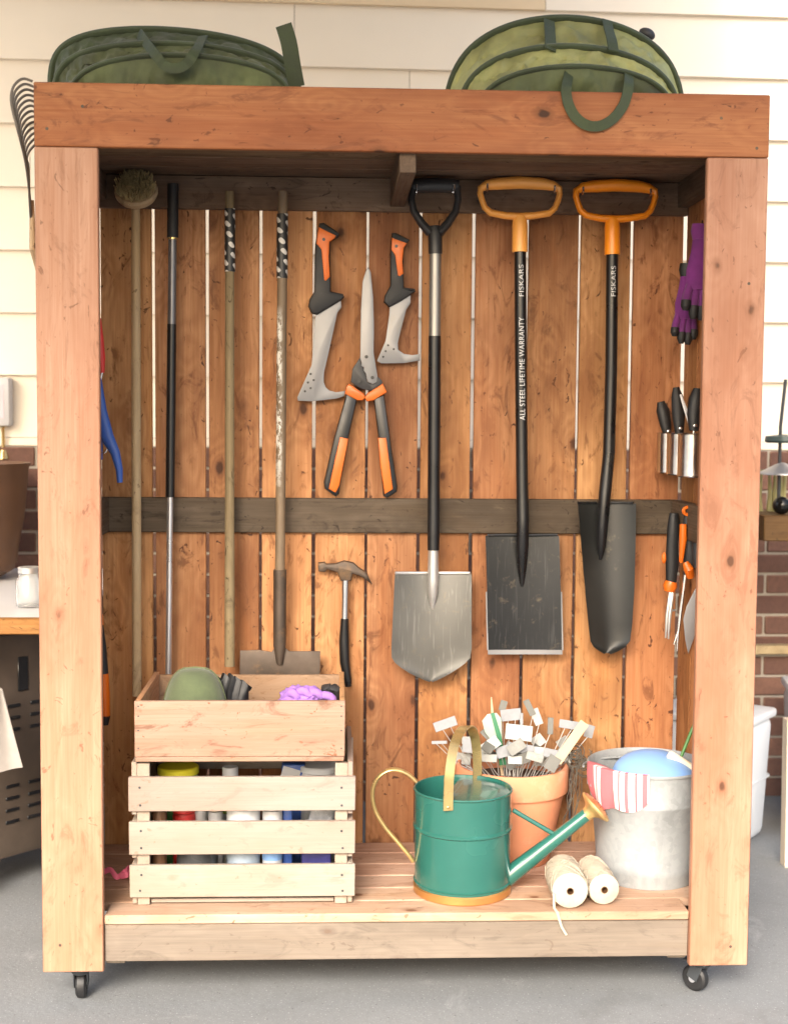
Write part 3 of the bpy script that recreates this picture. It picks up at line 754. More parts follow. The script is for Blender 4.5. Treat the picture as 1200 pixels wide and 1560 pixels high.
# ---- loppers
YL = D - .041
t = thing('loppers', 'orange and black handled hedge loppers hanging open with their long blade up', 'loppers', at(548, 757, YL))
part('upper_blade', outl([(425, 348), (437, 372), (449, 500), (453, 640), (451, 770), (470, 885), (466, 914), (446, 926), (421, 912), (413, 872), (402, 858), (404, 842), (390, 836), (392, 818), (384, 800), (385, 770), (388, 560), (396, 420), (414, 360)]), M['bladesteel'], t, YL - .004, .004, .0012)
part('lower_jaw', outl([(382, 795), (396, 832), (412, 866), (418, 912), (440, 926), (472, 888), (492, 908), (496, 940), (450, 960), (395, 950), (360, 932), (338, 915), (346, 850)]), M['charcoal'], t, YL + .003, .008, .002)
dots('pivot_bolt', outl([(415, 790), (445, 893), (378, 912)]), .0046, M['black'], t, YL - .0075)
k2 = lambda p: zoom(p, 460, 560, 3.12)
for L in (0, 1):
    if L == 0:
        hp = [(212, 122), (262, 150), (222, 335), (176, 600), (160, 613), (107, 575), (103, 545), (150, 340)]; op = [(180, 328), (221, 338), (178, 560), (160, 596), (126, 576), (157, 430)]
        br = outl([(330, 922), (402, 972), (411, 990), (396, 1006), (370, 1006), (308, 972), (318, 930)])
    else:
        hp = [(340, 150), (390, 126), (428, 400), (454, 565), (450, 590), (402, 621), (385, 608), (362, 335)]; op = [(360, 333), (400, 333), (432, 578), (392, 602), (372, 470)]
        br = outl([(495, 922), (517, 965), (450, 1006), (416, 1011), (405, 990), (420, 970)])
    h = part('handle', k2(hp), M['black'], t, YL, .026, .009)
    part('grip', k2(op), M['orange'], h, YL - .008, .018, .005)
    part('bracket', br, M['orange'], t, YL - .002, .028, .005)

# ---- hammer
YH = D - .024
t = thing('claw_hammer', 'claw hammer with steel neck and black grip hanging on the boards', 'hammer', at(524, 1045, YH))
hh = part('head', k2([(76, 928), (108, 922), (116, 932), (160, 930), (200, 916), (245, 926), (268, 948), (305, 972), (334, 1032), (310, 1012), (272, 988), (240, 978), (232, 1012), (184, 1012), (168, 972), (120, 958), (110, 970), (78, 968)]), M['rust'], t, YH, .024, .006)
m = MB(); m.sweep([at(460 + a / 3.12, 560 + b / 3.12, YH) for a, b in ((206, 1000), (205, 1100), (203, 1195))], [.010, .0092, .0095], [.008, .008, .008], ref=(1, 0, 0)); build(m, 'neck', M['chrome'], t)
m = MB(); m.sweep([at(460 + a / 3.12, 560 + b / 3.12, YH) for a, b in ((203, 1192), (200, 1300), (203, 1400), (218, 1490), (220, 1515))], [.0105, .0140, .0135, .011, .009], [.012, .013, .013, .012, .010], ref=(1, 0, 0)); build(m, 'grip', M['black'], t)

# ================================================================== things on the right side wall
def blob(m, pts, ra, rb, ref, seg=14): m.sweep(pts, ra, rb, ref=ref, seg=seg)
def glove(label, top, cuffY, Y, scale, curl, cuffmat):
    """hanging fingers-down: cuff, palm, four fingers and a thumb"""
    cx, cy = top; P = lambda dx, dy, dY=0: at(cx + dx * scale, cy + dy * scale, Y + dY)
    t = thing('garden_glove', label, 'glove', P(0, 190), 'purple gloves on the side wall')
    u = pxm(Y) * scale * 1.35
    m = MB(); blob(m, [P(0, 0), P(-1, 12), P(-1, 24)], [13 * u, 14 * u, 12 * u], [9 * u, 9 * u, 8 * u], (1, 0, 0)); build(m, 'cuff', cuffmat, t)
    m = MB(); blob(m, [P(-1, 20), P(-2, 45), P(-4, 75), P(-6, 105)], [11 * u, 13 * u, 17 * u, 16 * u], [7 * u, 8 * u, 9 * u, 8 * u], (1, 0, 0))
    for i, (dx, ln) in enumerate(((-22, 42), (-10, 56), (2, 58), (12, 48))):
        blob(m, [P(dx * .8 - 2, 96), P(dx - 4, 96 + ln * .5, -.006), P(dx - 5 + curl * i, 96 + ln * .7, -.010)], [5.4 * u] * 3, [5.4 * u] * 3, (1, 0, 0), 10)
    blob(m, [P(10, 60, -.01), P(16, 80, -.025), P(14, 100, -.032)], [6 * u, 6 * u, 4.5 * u], None, None, 10)
    h = build(m, 'palm', M['purple'], t)
    m = MB()
    for i, (dx, ln) in enumerate(((-22, 42), (-10, 56), (2, 58), (12, 48))):
        blob(m, [P(dx - 4.6 + curl * i * .9, 96 + ln * .62, -.0085), P(dx - 5.5 + curl * i, 96 + ln * .85, -.011), P(dx - 6 + curl * i, 96 + ln, -.010)], [6.2 * u, 6.2 * u, 3.4 * u], None, (1, 0, 0), 10)
    build(m, 'fingertips', M['blackmatte'], h)
    m = MB(); m.sweep([P(-1, 0), P(-1, -6, .02)], .002, seg=6); build(m, 'hanging_tab', M['blackmatte'], t)
glove('purple glove hanging in front, with a black elastic cuff above its palm', (1049, 402), 0, .405, .80, .6, M['blackmatte'])
glove('purple glove with the taller purple cuff, half hidden by the right post', (1070, 342), 0, .324, .95, .4, M['purple'])

cupx = XR - .045
cups = []
for i, Y in enumerate((.50, .385, .27)):
    zt, zbm = at(1015, 660, .45).z, at(1015, 722, .45).z
    t = thing('steel_cup', ['polished steel cup in the far corner, farthest from the post', 'middle polished steel cup of the three on the side wall', 'polished steel cup nearest the right post'][i], 'cup', (cupx, Y, zbm), 'steel cups on the side wall')
    m = MB(); m.lathe([(.0, .002), (.034, .0), (.037, .003), (.037, zt - zbm), (.0362, zt - zbm), (.0355, .004), (0, .004)], (cupx, Y, zbm), 36, cap0=False, cap1=False); c = build(m, 'cup_wall', M['cupsteel'], t)
    m = MB(); m.sweep([Vector((cupx + .037 * math.cos(a), Y + .037 * math.sin(a), zt)) for a in [k * PI / 14 for k in range(28)]], .0016, seg=6, closed=True); build(m, 'rim', M['cupsteel'], c)
    m = MB(); m.span((cupx + .035, Y - .012, zt - .03), (XR - .001, Y + .012, zt - .012), .001); build(m, 'bracket', M['iron'], t)
def cuptool(label, base, pts, Y, rr, mat, name='hand_pruner', cat='pruner', pale=None):
    b = at(*pts[0], Y); t = thing(name, label, cat, b)
    m = MB(); P = [at(a, c, Y + dy) for (a, c), dy in zip(pts, [0, .006, .01, .012, .01])]
    m.sweep(P, rr[:len(P)], [q * .75 for q in rr[:len(P)]], ref=(1, 0, 0), seg=12); build(m, 'handle', mat, t)
    m = MB(); m.sweep([P[0], P[0] + Vector((0, 0, -.05))], [.004, .003], seg=8); build(m, 'tang', M['chrome'], t)
    m = MB(); m.ball(P[0] + Vector((0, -rr[0] - .001, .012)), (.011, .005, .011)); build(m, 'pivot', M['chrome'], t)
    return t
cuptool('black handle leaning left in the far steel cup', 0, [(1016, 664), (1013, 645), (1009, 625), (1006, 612)], .5103, [.010, .016, .018, .010], M['blackmatte'])
cuptool('black handled pruner standing upright in the steel cups, pale blade edge beside it', 0, [(1034, 660), (1033, 635), (1031, 605), (1029, 590)], .405, [.011, .017, .016, .008], M['blackmatte'])
cuptool('black looped pruner handle leaning back in the nearest steel cup', 0, [(1056, 656), (1057, 632), (1060, 608), (1062, 592)], .2835, [.012, .019, .020, .011], M['blackmatte'])
m = MB(); m.sweep([at(1052, 650, .3564), at(1044, 625, .3645), at(1036, 601, .3726)], [.0045, .005, .003], [.0015] * 3, ref=(1, 0, 0), seg=8)
tag(build(m, 'file_blade', M['white']), 'thin pale blade slanting out of the middle steel cup', 'blade')

# hanging hand tools with orange and black grips
def handtool(name, label, pts, rr, mats, tool, Y, cat):
    t = thing(name, label, cat, at(*tool[-1][:2], Y))
    P = [at(a, b, Y) for a, b in pts]
    m = MB(); m.sweep(P, rr, [q * .8 for q in rr], ref=(1, 0, 0), seg=14); h = build(m, 'handle', mats[0], t)
    return t, h
k3 = lambda a, b: (990 + a / 6, 750 + b / 6)
Y = .437
t, h = handtool('hand_fork', 'black handled hand fork with an orange collar, hanging lowest beside the trowel', [k3(215, 190), k3(212, 320), k3(200, 480), k3(200, 640), k3(190, 820)], [.012, .017, .016, .018, .014], (M['blackmatte'],), [(1020, 980)], Y, 'hand fork')
m = MB(); m.sweep([at(*k3(192, 815), Y), at(*k3(180, 860), Y), at(*k3(172, 905), Y)], [.016, .019, .014], seg=14); build(m, 'collar', M['orange'], h)
m = MB(); m.ball(at(*k3(125, 600), Y), (.012, .012, .03)); build(m, 'thumb_rest', M['orange'], h)
m = MB()
for a, b, c, d_ in ((185, 905, 140, 1330), (205, 900, 165, 1340)): m.sweep([at(*k3(a, b), Y), at(*k3((a + c) / 2 - 8, (b + d_) / 2), Y - .01), at(*k3(c, d_), Y)], [.005, .005, .0025], seg=8)
m.sweep([at(*k3(165, 1085), Y), at(*k3(235, 1075), Y)], .003, seg=6); build(m, 'tines', M['steel'], t)
t, h = handtool('hand_trowel', 'hand trowel with a dark grip, orange inlays and a pale pointed blade', [k3(345, 190), k3(365, 300), k3(370, 450), k3(362, 600), k3(365, 720)], [.011, .021, .021, .018, .010], (M['charcoal'],), [(1048, 995)], .3807, 'trowel')
m = MB(); m.sweep([at(*k3(320, 640), .3483), at(*k3(350, 700), .3434), at(*k3(365, 770), .3564)], [.008, .013, .010], seg=12); build(m, 'inlay', M['orange'], h)
m = MB(); m.sweep([at(*k3(300, 290), .3596), at(*k3(300, 420), .3596), at(*k3(280, 640), .3645)], [.009, .010, .005], seg=12); build(m, 'inlay', M['orange'], h)
m = MB(); m.sweep([at(*k3(350, 170), .3645) + Vector((.014 * math.cos(a), 0, .010 * math.sin(a))) for a in [k * PI / 6 for k in range(12)]], .0045, seg=8, closed=True); build(m, 'hanging_ring', M['orange'], h)
m = MB(); m.prism(xz([k3(445, 820), k3(470, 870), k3(455, 1100), k3(400, 1330), k3(345, 1475), k3(318, 1350), k3(300, 1160), k3(330, 1040), k3(400, 900)], .3807), .3807, .003, .001); build(m, 'blade', M['bladesteel'], t)
t, h = handtool('hand_weeder', 'thin weeding fork with a bright straight shank, beside the trowel', [k3(318, 720), k3(322, 760)], [.006, .005], (M['charcoal'],), [(1032, 965)], .4131, 'weeder')
m = MB(); m.sweep([at(*k3(320, 755), .4131), at(*k3(255, 1280), .4131)], [.005, .004], seg=8); m.sweep([at(*k3(255, 1275), .4131), at(*k3(215, 1390), .4131)], [.004, .002], seg=8); m.sweep([at(*k3(255, 1275), .4131), at(*k3(245, 1450), .4131)], [.004, .002], seg=8); build(m, 'shank', M['chrome'], t)
t, h = handtool('hand_rake', 'grey grip with an orange cap, half hidden behind the right post', [k3(460, 250), k3(450, 400), k3(445, 560), k3(440, 690)], [.016, .018, .018, .012], (M['charcoal'],), [(1066, 880)], .324, 'hand rake')
m = MB(); m.sweep([at(*k3(470, 120), .324), at(*k3(462, 200), .324), at(*k3(458, 270), .324)], [.014, .018, .017], seg=12); build(m, 'cap', M['orange'], h)
m = MB(); m.sweep([at(*k3(440, 680), .324), at(*k3(440, 860), .324)], [.006, .005], seg=8); build(m, 'shank', M['steel'], t)

# ================================================================== things on the left side wall
Y = .324
t = thing('garden_snips', 'blue handled snips hanging on the left side wall', 'snips', at(170, 735, Y))
m = MB(); m.sweep([at(151, 575, Y), at(155, 625, Y), at(163, 665, Y), at(176, 690, Y), at(182, 715, Y), at(183, 735, Y)], [.006, .013, .017, .012, .009, .007], [.01] * 6, ref=(1, 0, 0), seg=12); m.sweep([at(150, 600, Y + .01), at(150, 660, Y + .012), at(152, 700, Y + .012)], [.008, .012, .008], seg=12); build(m, 'handles', M['blue'], t)
m = MB(); m.sweep([at(152, 578, Y), at(152, 565, Y)], [.005, .003], seg=8); build(m, 'blades', M['chrome'], t)
m = MB(); m.sweep([at(158, 660, Y) + Vector((.012 * math.cos(a), 0, -.02 + .03 * math.sin(a))) for a in [k * PI / 6 for k in range(12)]], .002, seg=6, closed=True); build(m, 'spring', M['chrome'], t)
t = thing('red_pruner', 'red handled cutter above the blue snips, peeking past the left post', 'pruner', at(153, 568, Y))
m = MB(); m.sweep([at(150, 485, Y), at(152, 515, Y), at(154, 545, Y), at(156, 568, Y)], [.007, .010, .011, .006], seg=12); build(m, 'handle', M['red'], t)
m = MB(); m.sweep([at(156, 566, Y), at(153, 585, Y)], [.004, .002], seg=8); build(m, 'tip', M['chrome'], t)
t = thing('pruning_saw', 'pruning saw with a black and orange grip low behind the left post', 'saw', at(160, 1105, Y))
m = MB(); m.sweep([at(152, 950, Y), at(155, 985, Y), at(158, 1030, Y)], [.009, .012, .013], seg=12); h = build(m, 'handle', M['blackmatte'], t)
m = MB(); m.sweep([at(158, 1026, Y), at(160, 1060, Y), at(161, 1092, Y)], [.013, .013, .012], seg=12); build(m, 'grip', M['orange'], h)
m = MB(); m.sweep([at(161, 1090, Y), at(160, 1104, Y)], [.0125, .009], seg=12); build(m, 'pommel', M['blackmatte'], h)
m = MB(); m.sweep([at(151, 936, Y), at(152, 952, Y)], [.0105, .0105], seg=12); build(m, 'collar', M['orange'], h)
m = MB(); m.sweep([at(151, 938, Y), at(150, 880, Y), at(149, 820, Y)], [.004, .010, .005], [.001] * 3, ref=(0, 1, 0), seg=8); build(m, 'saw_blade', M['steel'], t)

# ================================================================== crates on the shelf, left
def flat(px, py, z=ZS): return atz(px, py, z)
cf = .06                                            # front of the lower crate
P = lambda px, py, Y=cf: at(px, py, Y)
xl, xr = P(196, 1280).x, P(541, 1280).x
cd = .40; cb = cf + cd
t = thing('slatted_crate', 'pale wooden crate with three front slats, full of bottles, under the solid box', 'crate', ((xl + xr) / 2, (cf + cb) / 2, ZS))
zs = [(P(300, 1367).z, P(300, 1318).z), (P(300, 1302).z, P(300, 1252).z), (P(300, 1236).z, P(300, 1184).z)]
for (a, b), dx in zip(zs, (0.002, 0.001, 0)):
    m = MB(); m.span((xl + dx, cf, a), (xr, cf + .012, b), .0015); build(m, 'slat', M['pine'], t)
    m = MB(); m.span((xl + dx, cb - .012, a), (xr, cb, b), .0015); build(m, 'slat', M['pine'], t)
ztop = P(300, 1163).z
for X0, s in ((xl + .006, 1), (xr - .006, -1)):
    for (a, b) in ((ZS + .004, zs[0][1]), (zs[0][1] + .014, zs[1][1]), (zs[1][1] + .014, ztop)):
        m = MB(); m.span((X0, cf + .0125, a), (X0 + s * .012, cb - .0125, b), .0015); build(m, 'end_board', M['pine_y'], t)
    for Y0 in (cf + .0125, cb - .0305):
        m = MB(); m.span((X0 + s * .0125, Y0, ZS + .001), (X0 + s * .042, Y0 + .018, ztop - .004), .0015); build(m, 'corner_post', M['pine_y'], t)
m = MB(); m.span((xl + .05, cf + .02, ZS + .004), (xr - .05, cb - .02, ZS + .013), .001); build(m, 'bottom_board', M['pine'], t)
nl = MB(); nl.lathe([(.0001, -.0006), (.0026, -.0006), (.003, .0004)], (0, 0, 0), 8, Matrix.Rotation(PI / 2, 3, 'X')); n0 = build(nl, 'nail_head', M['iron'], t, proto=True); first = True
for px in (214, 521):
    for py in (1200, 1227, 1266, 1292, 1333, 1357):
        p = at(px + random.uniform(-2, 2), py, cf - .0004)
        if first: n0.location = p - ORG[t.name]; first = False
        else: piece(n0, p, t)
crate_floor = ZS + .0132
# bottles and tins inside the crate
def vessel(name, label, cat, px, Y, r_, toppy, mat, lid=None, lidmat=None, neck=None, sq=False, grp='bottles and tins in the crate'):
    c = at(px, 1300, Y); ztp = at(px, toppy, Y).z; h = ztp - crate_floor
    t_ = thing(name, label, cat, (c.x, Y, crate_floor), grp)
    lh = lid or 0; m = MB()
    if sq: m.box((c.x, Y, crate_floor + h / 2), (2 * r_, 2 * r_ * .7, h), .006, None, 2)
    else:
        body = h - lh - (neck[1] if neck else 0)
        prof = [(r_ * .95, 0), (r_, .004), (r_, body - .012), (r_ * .93, body - .003)]
        if neck: prof += [(neck[0] * 1.25, body + neck[1] * .5), (neck[0], body + neck[1] * .7), (neck[0], body + neck[1])]
        m.lathe(prof, (c.x, Y, crate_floor), 28)
    b_ = build(m, 'body', mat, t_)
    if lid:
        lr = (neck[0] * 1.25 if neck else r_ * 1.03); m = MB(); m.lathe([(lr, 0), (lr, lid - .003), (lr * .93, lid)], (c.x, Y, ztp - lid), 28); build(m, 'lid', lidmat, t_)
    return t_
def band(t_, px, Y, r_, py0, py1, mat):
    z1, z0 = at(px, py0, Y - r_).z, at(px, py1, Y - r_).z; c = at(px, 1300, Y)
    m = MB(); m.lathe([(r_ + .0006, z0), (r_ + .0006, z1)], (c.x, Y, 0), 28, cap0=False, cap1=False); build(m, 'printed_label', mat, t_)
pat = plain('printed_grey', (.30, .31, .33), .4, var=.4, scale=90, tint=(.55, .56, .58), blotch=.03)
indigo = plain('indigo', (.045, .045, .20), .4, var=.3, scale=40, tint=(.35, .40, .22), blotch=-.06)
v = vessel('jar', 'jar with a wide yellow lid under the left end of the upper box', 'jar', 272, .26, .050, 1166, M['lime'], .018, M['yellow']); band(v, 272, .26, .050, 1215, 1330, M['leafgreen'])
v = vessel('tin', 'narrow brown tin at the left front corner of the crate', 'tin', 243, .135, .018, 1222, M['leather'], .01, M['brownbin'])
v = vessel('tin', 'wide shiny black tin seen through the lower gap of the crate', 'tin', 301, .145, .050, 1262, M['tinblack'], .012, M['chrome'])
v = vessel('spray_bottle', 'bottle with a bright red cap and shoulder behind the black tin', 'bottle', 281, .21, .028, 1226, M['red'], .016, M['red'])
v = vessel('bottle', 'small white bottle right of the red one in the crate', 'bottle', 306, .22, .016, 1222, M['white'], .012, M['whitebin'])
v = vessel('spray_bottle', 'spray bottle with a lime shoulder and clear cap in the middle of the crate', 'bottle', 351, .27, .045, 1168, M['lime'], .026, M['whitebin'], (.016, .045)); band(v, 351, .27, .045, 1240, 1330, M['white'])
v = vessel('bottle', 'squat white bottle left of the spray bottle in the crate', 'bottle', 329, .19, .018, 1226, M['white'], .012, M['cream'])
v = vessel('bottle', 'wide pale grey blue tub at the middle front of the crate', 'tub', 371, .145, .040, 1215, M['whitebin'], .02, M['white']); band(v, 371, .145, .040, 1290, 1330, plain('paleblue', (.33, .40, .48), .4, var=.1))
v = vessel('carton', 'dark carton standing behind the white containers in the crate', 'carton', 396, .30, .03, 1222, M['leather'], sq=True)
v = vessel('bottle', 'cream bottle right of centre in the crate', 'bottle', 415, .135, .024, 1224, M['white'], .012, M['whitebin']); band(v, 415, .135, .024, 1285, 1312, M['skyblue'])
v = vessel('carton', 'blue and white carton in the right part of the crate', 'carton', 447, .27, .030, 1162, M['blue'], sq=True)
m = MB(); c = at(440, 1170, .245); m.box((c.x, .247, c.z - .03), (.045, .002, .06), .0005, Matrix.Rotation(.3, 3, 'Y')); build(m, 'printed_label', M['white'], v)
v = vessel('jug', 'large white jug at the right end of the crate, under the upper box', 'jug', 486, .27, .050, 1164, M['white'], .014, M['whitebin'])
v = vessel('carton', 'narrow blue carton in the right part of the crate, beside the grey pouch', 'carton', 438, .15, .012, 1230, M['blue'], sq=True)
v = vessel('pouch', 'indigo pouch with a grey printed top at the right front of the crate', 'pouch', 482, .145, .036, 1258, indigo, sq=True)
m = MB(); c = at(490, 1242, .15); m.box(c, (.06, .03, .05), .006, Matrix.Rotation(.25, 3, 'Y'), 2); build(m, 'folded_top', pat, v)

# upper box, solid sides
bf = .072; P2 = lambda px, py, Y=bf: at(px, py, Y)
xl2, xr2 = P2(205, 1110).x, P2(525.5, 1110).x; zb2 = ztop + .0005; zt2 = P2(365, 1068).z; bd2 = .38; bk2 = bf + bd2
t = thing('wooden_box', 'solid sided reddish wooden box sitting on top of the slatted crate', 'box', ((xl2 + xr2) / 2, bf + bd2 / 2, zb2))
m = MB(); m.span((xl2, bf, zb2 + .012), (xr2, bf + .012, zt2), .0015); build(m, 'front_board', M['boxwood'], t)
m = MB(); m.span((xl2, bk2 - .012, zb2 + .012), (xr2, bk2, at(400, 1027, bk2).z), .0015); build(m, 'back_panel', M['boxwood'], t)
for a in (xl2 + .0005, xr2 - .0125):
    m = MB(); m.span((a, bf + .0125, zb2 + .012), (a + .012, bk2 - .0125, zt2), .0015)
    for v in m.b.verts:
        if v.co.y > bf + .22 and v.co.z > zb2 + .05: v.co.z = at(400, 1022, bk2).z if v.co.z > zt2 - .01 else v.co.z
    build(m, 'side_panel', M['boxwood_y'], t)
m = MB(); m.span((xl2 + .002, bf + .001, zb2), (xr2 - .002, bk2 - .001, zb2 + .0115), .0015); build(m, 'bottom_board', M['boxwood'], t)
nl = MB(); nl.lathe([(.0001, -.0006), (.0016, -.0006), (.002, .0004)], (0, 0, 0), 8, Matrix.Rotation(PI / 2, 3, 'X')); n0 = build(nl, 'nail_head', M['iron'], t, proto=True); first = True
for px in (211, 520):
    for py in (1076, 1091, 1113, 1140):
        p = at(px, py, bf - .0004)
        if first: n0.location = p - ORG[t.name]; first = False
        else: piece(n0, p, t)
bxf = zb2 + .0125
# olive cap, black gloves, purple gloves in the box
c = at(297, 1060, .21)
t = thing('cap', 'olive green rounded cap lying in the wooden box', 'cap', (c.x, .21, bxf))
m = MB(); rz = at(297, 1018, .21).z - bxf
m.lathe([(.083 * math.cos(a) ** .62, rz * math.sin(a)) for a in [i * PI / 26 for i in range(13)]] + [(.001, rz)], (c.x, .21, bxf), 36, cap0=False)
cr = build(m, 'crown', M['capgreen'], t)
m = MB(); m.sweep([Vector((c.x + .0838 * abs(math.cos(a)) ** .62 * (1 if a < PI / 2 else -1), .21 + .004, bxf + rz * 1.006 * math.sin(a))) for a in [PI * i / 20 for i in range(1, 20)]], .0018, .003, ref=(0, 1, 0), seg=6); build(m, 'seam', M['bagmid'], cr)
m = MB(); cc = at(345, 1045, .16)
for i in range(5):
    q = at(330 + i * 9, 1036 + abs(i - 1.5) * 5, .25)
    m.sweep([q + Vector((0, .0, -.06)), q + Vector((.004, 0, -.02)), q + Vector((.010, .006, .008)), q + Vector((.022, .012, -.006))], [.016, .018, .017, .009], seg=10)
tag(build(m, 'black_glove', M['blackmatte'], jitter=.0012), 'bunched black work glove beside the olive cap in the box', 'glove')
def crumple(name, label, cat, cx, cy, Y, w, h, mat, n=5, th=.012):
    m = MB()
    for i in range(n):
        a = at(cx - w / 2 + w * i / n, cy + random.uniform(-h, h) * .25, Y + random.uniform(-.03, .03))
        b = at(cx - w / 2 + w * (i + 1.3) / n, cy + random.uniform(-h, h) * .3, Y + random.uniform(-.03, .03))
        mid = a.lerp(b, .5) + Vector((0, 0, random.uniform(.0, .012)))
        m.sweep([a + Vector((0, .01, -.035)), a, mid, b, b + Vector((0, .01, -.03))], [th * .8, th, th * 1.1, th, th * .7], [th * .6] * 5, ref=(0, 1, 0), seg=10)
    return tag(build(m, name, mat), label, cat)
def bundle(name, label, cat, px, py, Y, size, mat, seed):
    c = at(px, py, Y); m = MB(); m.ball((0, 0, 0), (1, 1, 1), None, 48, 28)
    for v in m.b.verts:
        d = v.co.normalized(); q = d * 2.3 + Vector((seed, 0, 0))
        k = 1 + .30 * mnoise.noise(q) + .34 * (.45 - abs(mnoise.noise(q * 1.7))) + .08 * mnoise.noise(q * 5)
        v.co = c + Vector((d.x * size[0] * k, d.y * size[1] * k, d.z * size[2] * k))
    for k, (dx, dz, ln) in enumerate(((-.6, .75, .35), (-.15, .95, .42), (.3, .85, .38), (.75, .45, .3))):
        a = c + Vector((size[0] * dx, -size[1] * .5, size[2] * dz * .7)); b = a + Vector((size[0] * (.35 + .1 * k), -.012, size[2] * .15))
        m.sweep(smooth([a - Vector((.012, -.01, .012)), a, a.lerp(b, .5) + Vector((0, -.004, .006)), b, b + Vector((.010, .004, -.014))], 4), [.008] * 3 + [.0105] * 12 + [.008, .004], seg=10)
    return tag(build(m, name, mat, angle=70), label, cat)
bundle('purple_gloves', 'folded lilac gloves at the right end of the wooden box', 'gloves', 458, 1066, .20, (.052, .045, .030), M['lilac'], 3.1)
crumple('grey_rag', 'small grey bundle in the right corner of the wooden box', 'rag', 503, 1050, .25, 16, 12, M['charcoal'], 2, .016)
# pink string scrap left of the crate
q = flat(178, 1338); m = MB()
m.sweep(smooth([q + Vector((-.05, 0, .006)), q + Vector((-.035, .02, .010)), q + Vector((-.015, .004, .020)), q + Vector((.002, -.008, .006)), q + Vector((.018, .012, .012)), q + Vector((.030, .0, .026)), q + Vector((.026, -.012, .012)), q + Vector((.012, -.006, .008))], 5), .007, .0016, ref=(0, .3, 1), seg=8)
tag(build(m, 'pink_ribbon', M['pink']), 'scrap of pink ribbon on the shelf left of the crate', 'ribbon')

# ================================================================== watering can
fb = flat(702, 1381); k = pxm(fb.y + .11)
Rb, Rt = 74 * k, 75.5 * k; cyc = fb.y + Rb; cxc = at(704, 1300, cyc).x
zr = at(705, 1201, cyc).z; hz = zr - ZS
t = thing('watering_can', 'green metal watering can with brass handles and copper base band', 'watering can', (cxc, cyc, ZS))
C0 = (cxc, cyc, ZS)
def rz_(f_): return Rb + (Rt - Rb) * f_
prof = [(Rb - .002, .016)]
for f_, e in ((.08, 0), (.105, 0), (.115, .0035), (.125, 0), (.62, 0), (.635, .004), (.65, .004), (.665, 0), (.985, 0), (1.0, .003)): prof.append((rz_(f_) + e, hz * f_))
prof += [(Rt + .001, hz + .003), (Rt - .0015, hz + .002), (Rt - .003, hz * .95), (Rb - .004, .02)]
m = MB(); m.lathe(prof, C0, 64, cap0=True, cap1=False); body = build(m, 'body', M['green_can'], t)
m = MB(); m.lathe([(Rb - .003, 0), (Rb + .001, 0), (Rb + .0035, .003), (Rb + .0035, .018), (Rb + .0005, .021), (Rb - .003, .021)], C0, 64); build(m, 'base_band', M['copper'], t)
m = MB(); L0 = math.radians(-122); L1 = math.radians(88)
ring = [(cxc + (Rt - .003) * math.cos(L0 + (L1 - L0) * i / 30), cyc + (Rt - .003) * math.sin(L0 + (L1 - L0) * i / 30)) for i in range(31)]
top = [m.b.verts.new((x, y, zr - .004)) for x, y in ring]; bot = [m.b.verts.new((x, y, zr - .007)) for x, y in ring]
ctr = m.b.verts.new((cxc + .03, cyc, zr + .006)); 
for i in range(30): m.b.faces.new((top[i], top[i + 1], ctr)); m.b.faces.new((bot[i], bot[i + 1], top[i + 1], top[i]))
m.b.faces.new((top[30], top[0], ctr)); m.b.faces.new((bot[30], bot[0], top[0], top[30])); m.b.faces.new(bot)
build(m, 'half_lid', M['green_can'], body, angle=60)
# brass carrying strap over the top, front to back
pf = Vector((at(682, 1232, cyc - Rt * .96).x, cyc - Rt * .97 - .003, at(682, 1234, cyc - Rt * .96).z))
pb = Vector((at(727, 1178, cyc + Rt * .9).x, cyc + Rt * .93, zr - .03))
zap = at(712, 1108, cyc).z
pts = []
for i in range(25):
    f_ = i / 24; b_ = pf.lerp(pb, .5 - .5 * math.cos(PI * f_)); zz = max(0, math.sin(PI * f_)) ** .62
    pts.append(Vector((b_.x, b_.y, (pf.z + (pb.z - pf.z) * f_) * (1 - zz) + zap * zz)))
m = MB(); m.sweep(pts, .0115, .0020, ref=(1, .25, 0), square=True); build(m, 'top_handle', M['brass'], t, angle=60)
m = MB(); m.ball(pf + Vector((0, -.003, .008)), (.008, .004, .008)); build(m, 'rivet', M['brass'], t)
m = MB(); hp = [(634, 1191), (622, 1180), (606, 1173), (590, 1174), (576, 1184), (568, 1201), (568, 1220), (574, 1240), (588, 1262), (606, 1283), (622, 1302), (629, 1312)]
m.sweep([at(a, b, cyc) for a, b in hp], .0022, .010, ref=(1, 0, 0.01), seg=10) if False else m.sweep(smooth([at(a, b, cyc) for a, b in hp], 4), .009, .0052, ref=(0, 1, 0), seg=12); build(m, 'rear_handle', M['brass'], t)
# spout and rose
s0, s1 = at(770, 1338, cyc - .01), at(899, 1236, cyc - .02)
m = MB(); m.sweep([s0, s0.lerp(s1, .33), s0.lerp(s1, .66), s1], [.0235, .020, .0165, .0150], seg=20); sp = build(m, 'spout', M['green_can'], t)
m = MB(); m.sweep([at(781, 1234, cyc - .01), at(842, 1270, cyc - .015)], .0058, seg=10); build(m, 'brace', M['green_can'], sp)
ax = (s1 - s0).normalized(); ax = (ax + Vector((.05, .02, .12))).normalized(); Mx = ax.to_track_quat('Z', 'Y').to_matrix()
m = MB(); m.lathe([(.0150, -.016), (.0165, -.004), (.024, .004), (.044, .013), (.046, .017), (.0445, .020)], s1, 36, Mx, cap1=False); rs = build(m, 'rose', M['brass'], t)
m = MB(); m.lathe([(.0443, .0195), (.036, .0235), (.02, .0275), (.0, .029)], s1, 36, Mx, cap0=False, cap1=False); build(m, 'rose_face', M['copper'], rs)
m = MB()
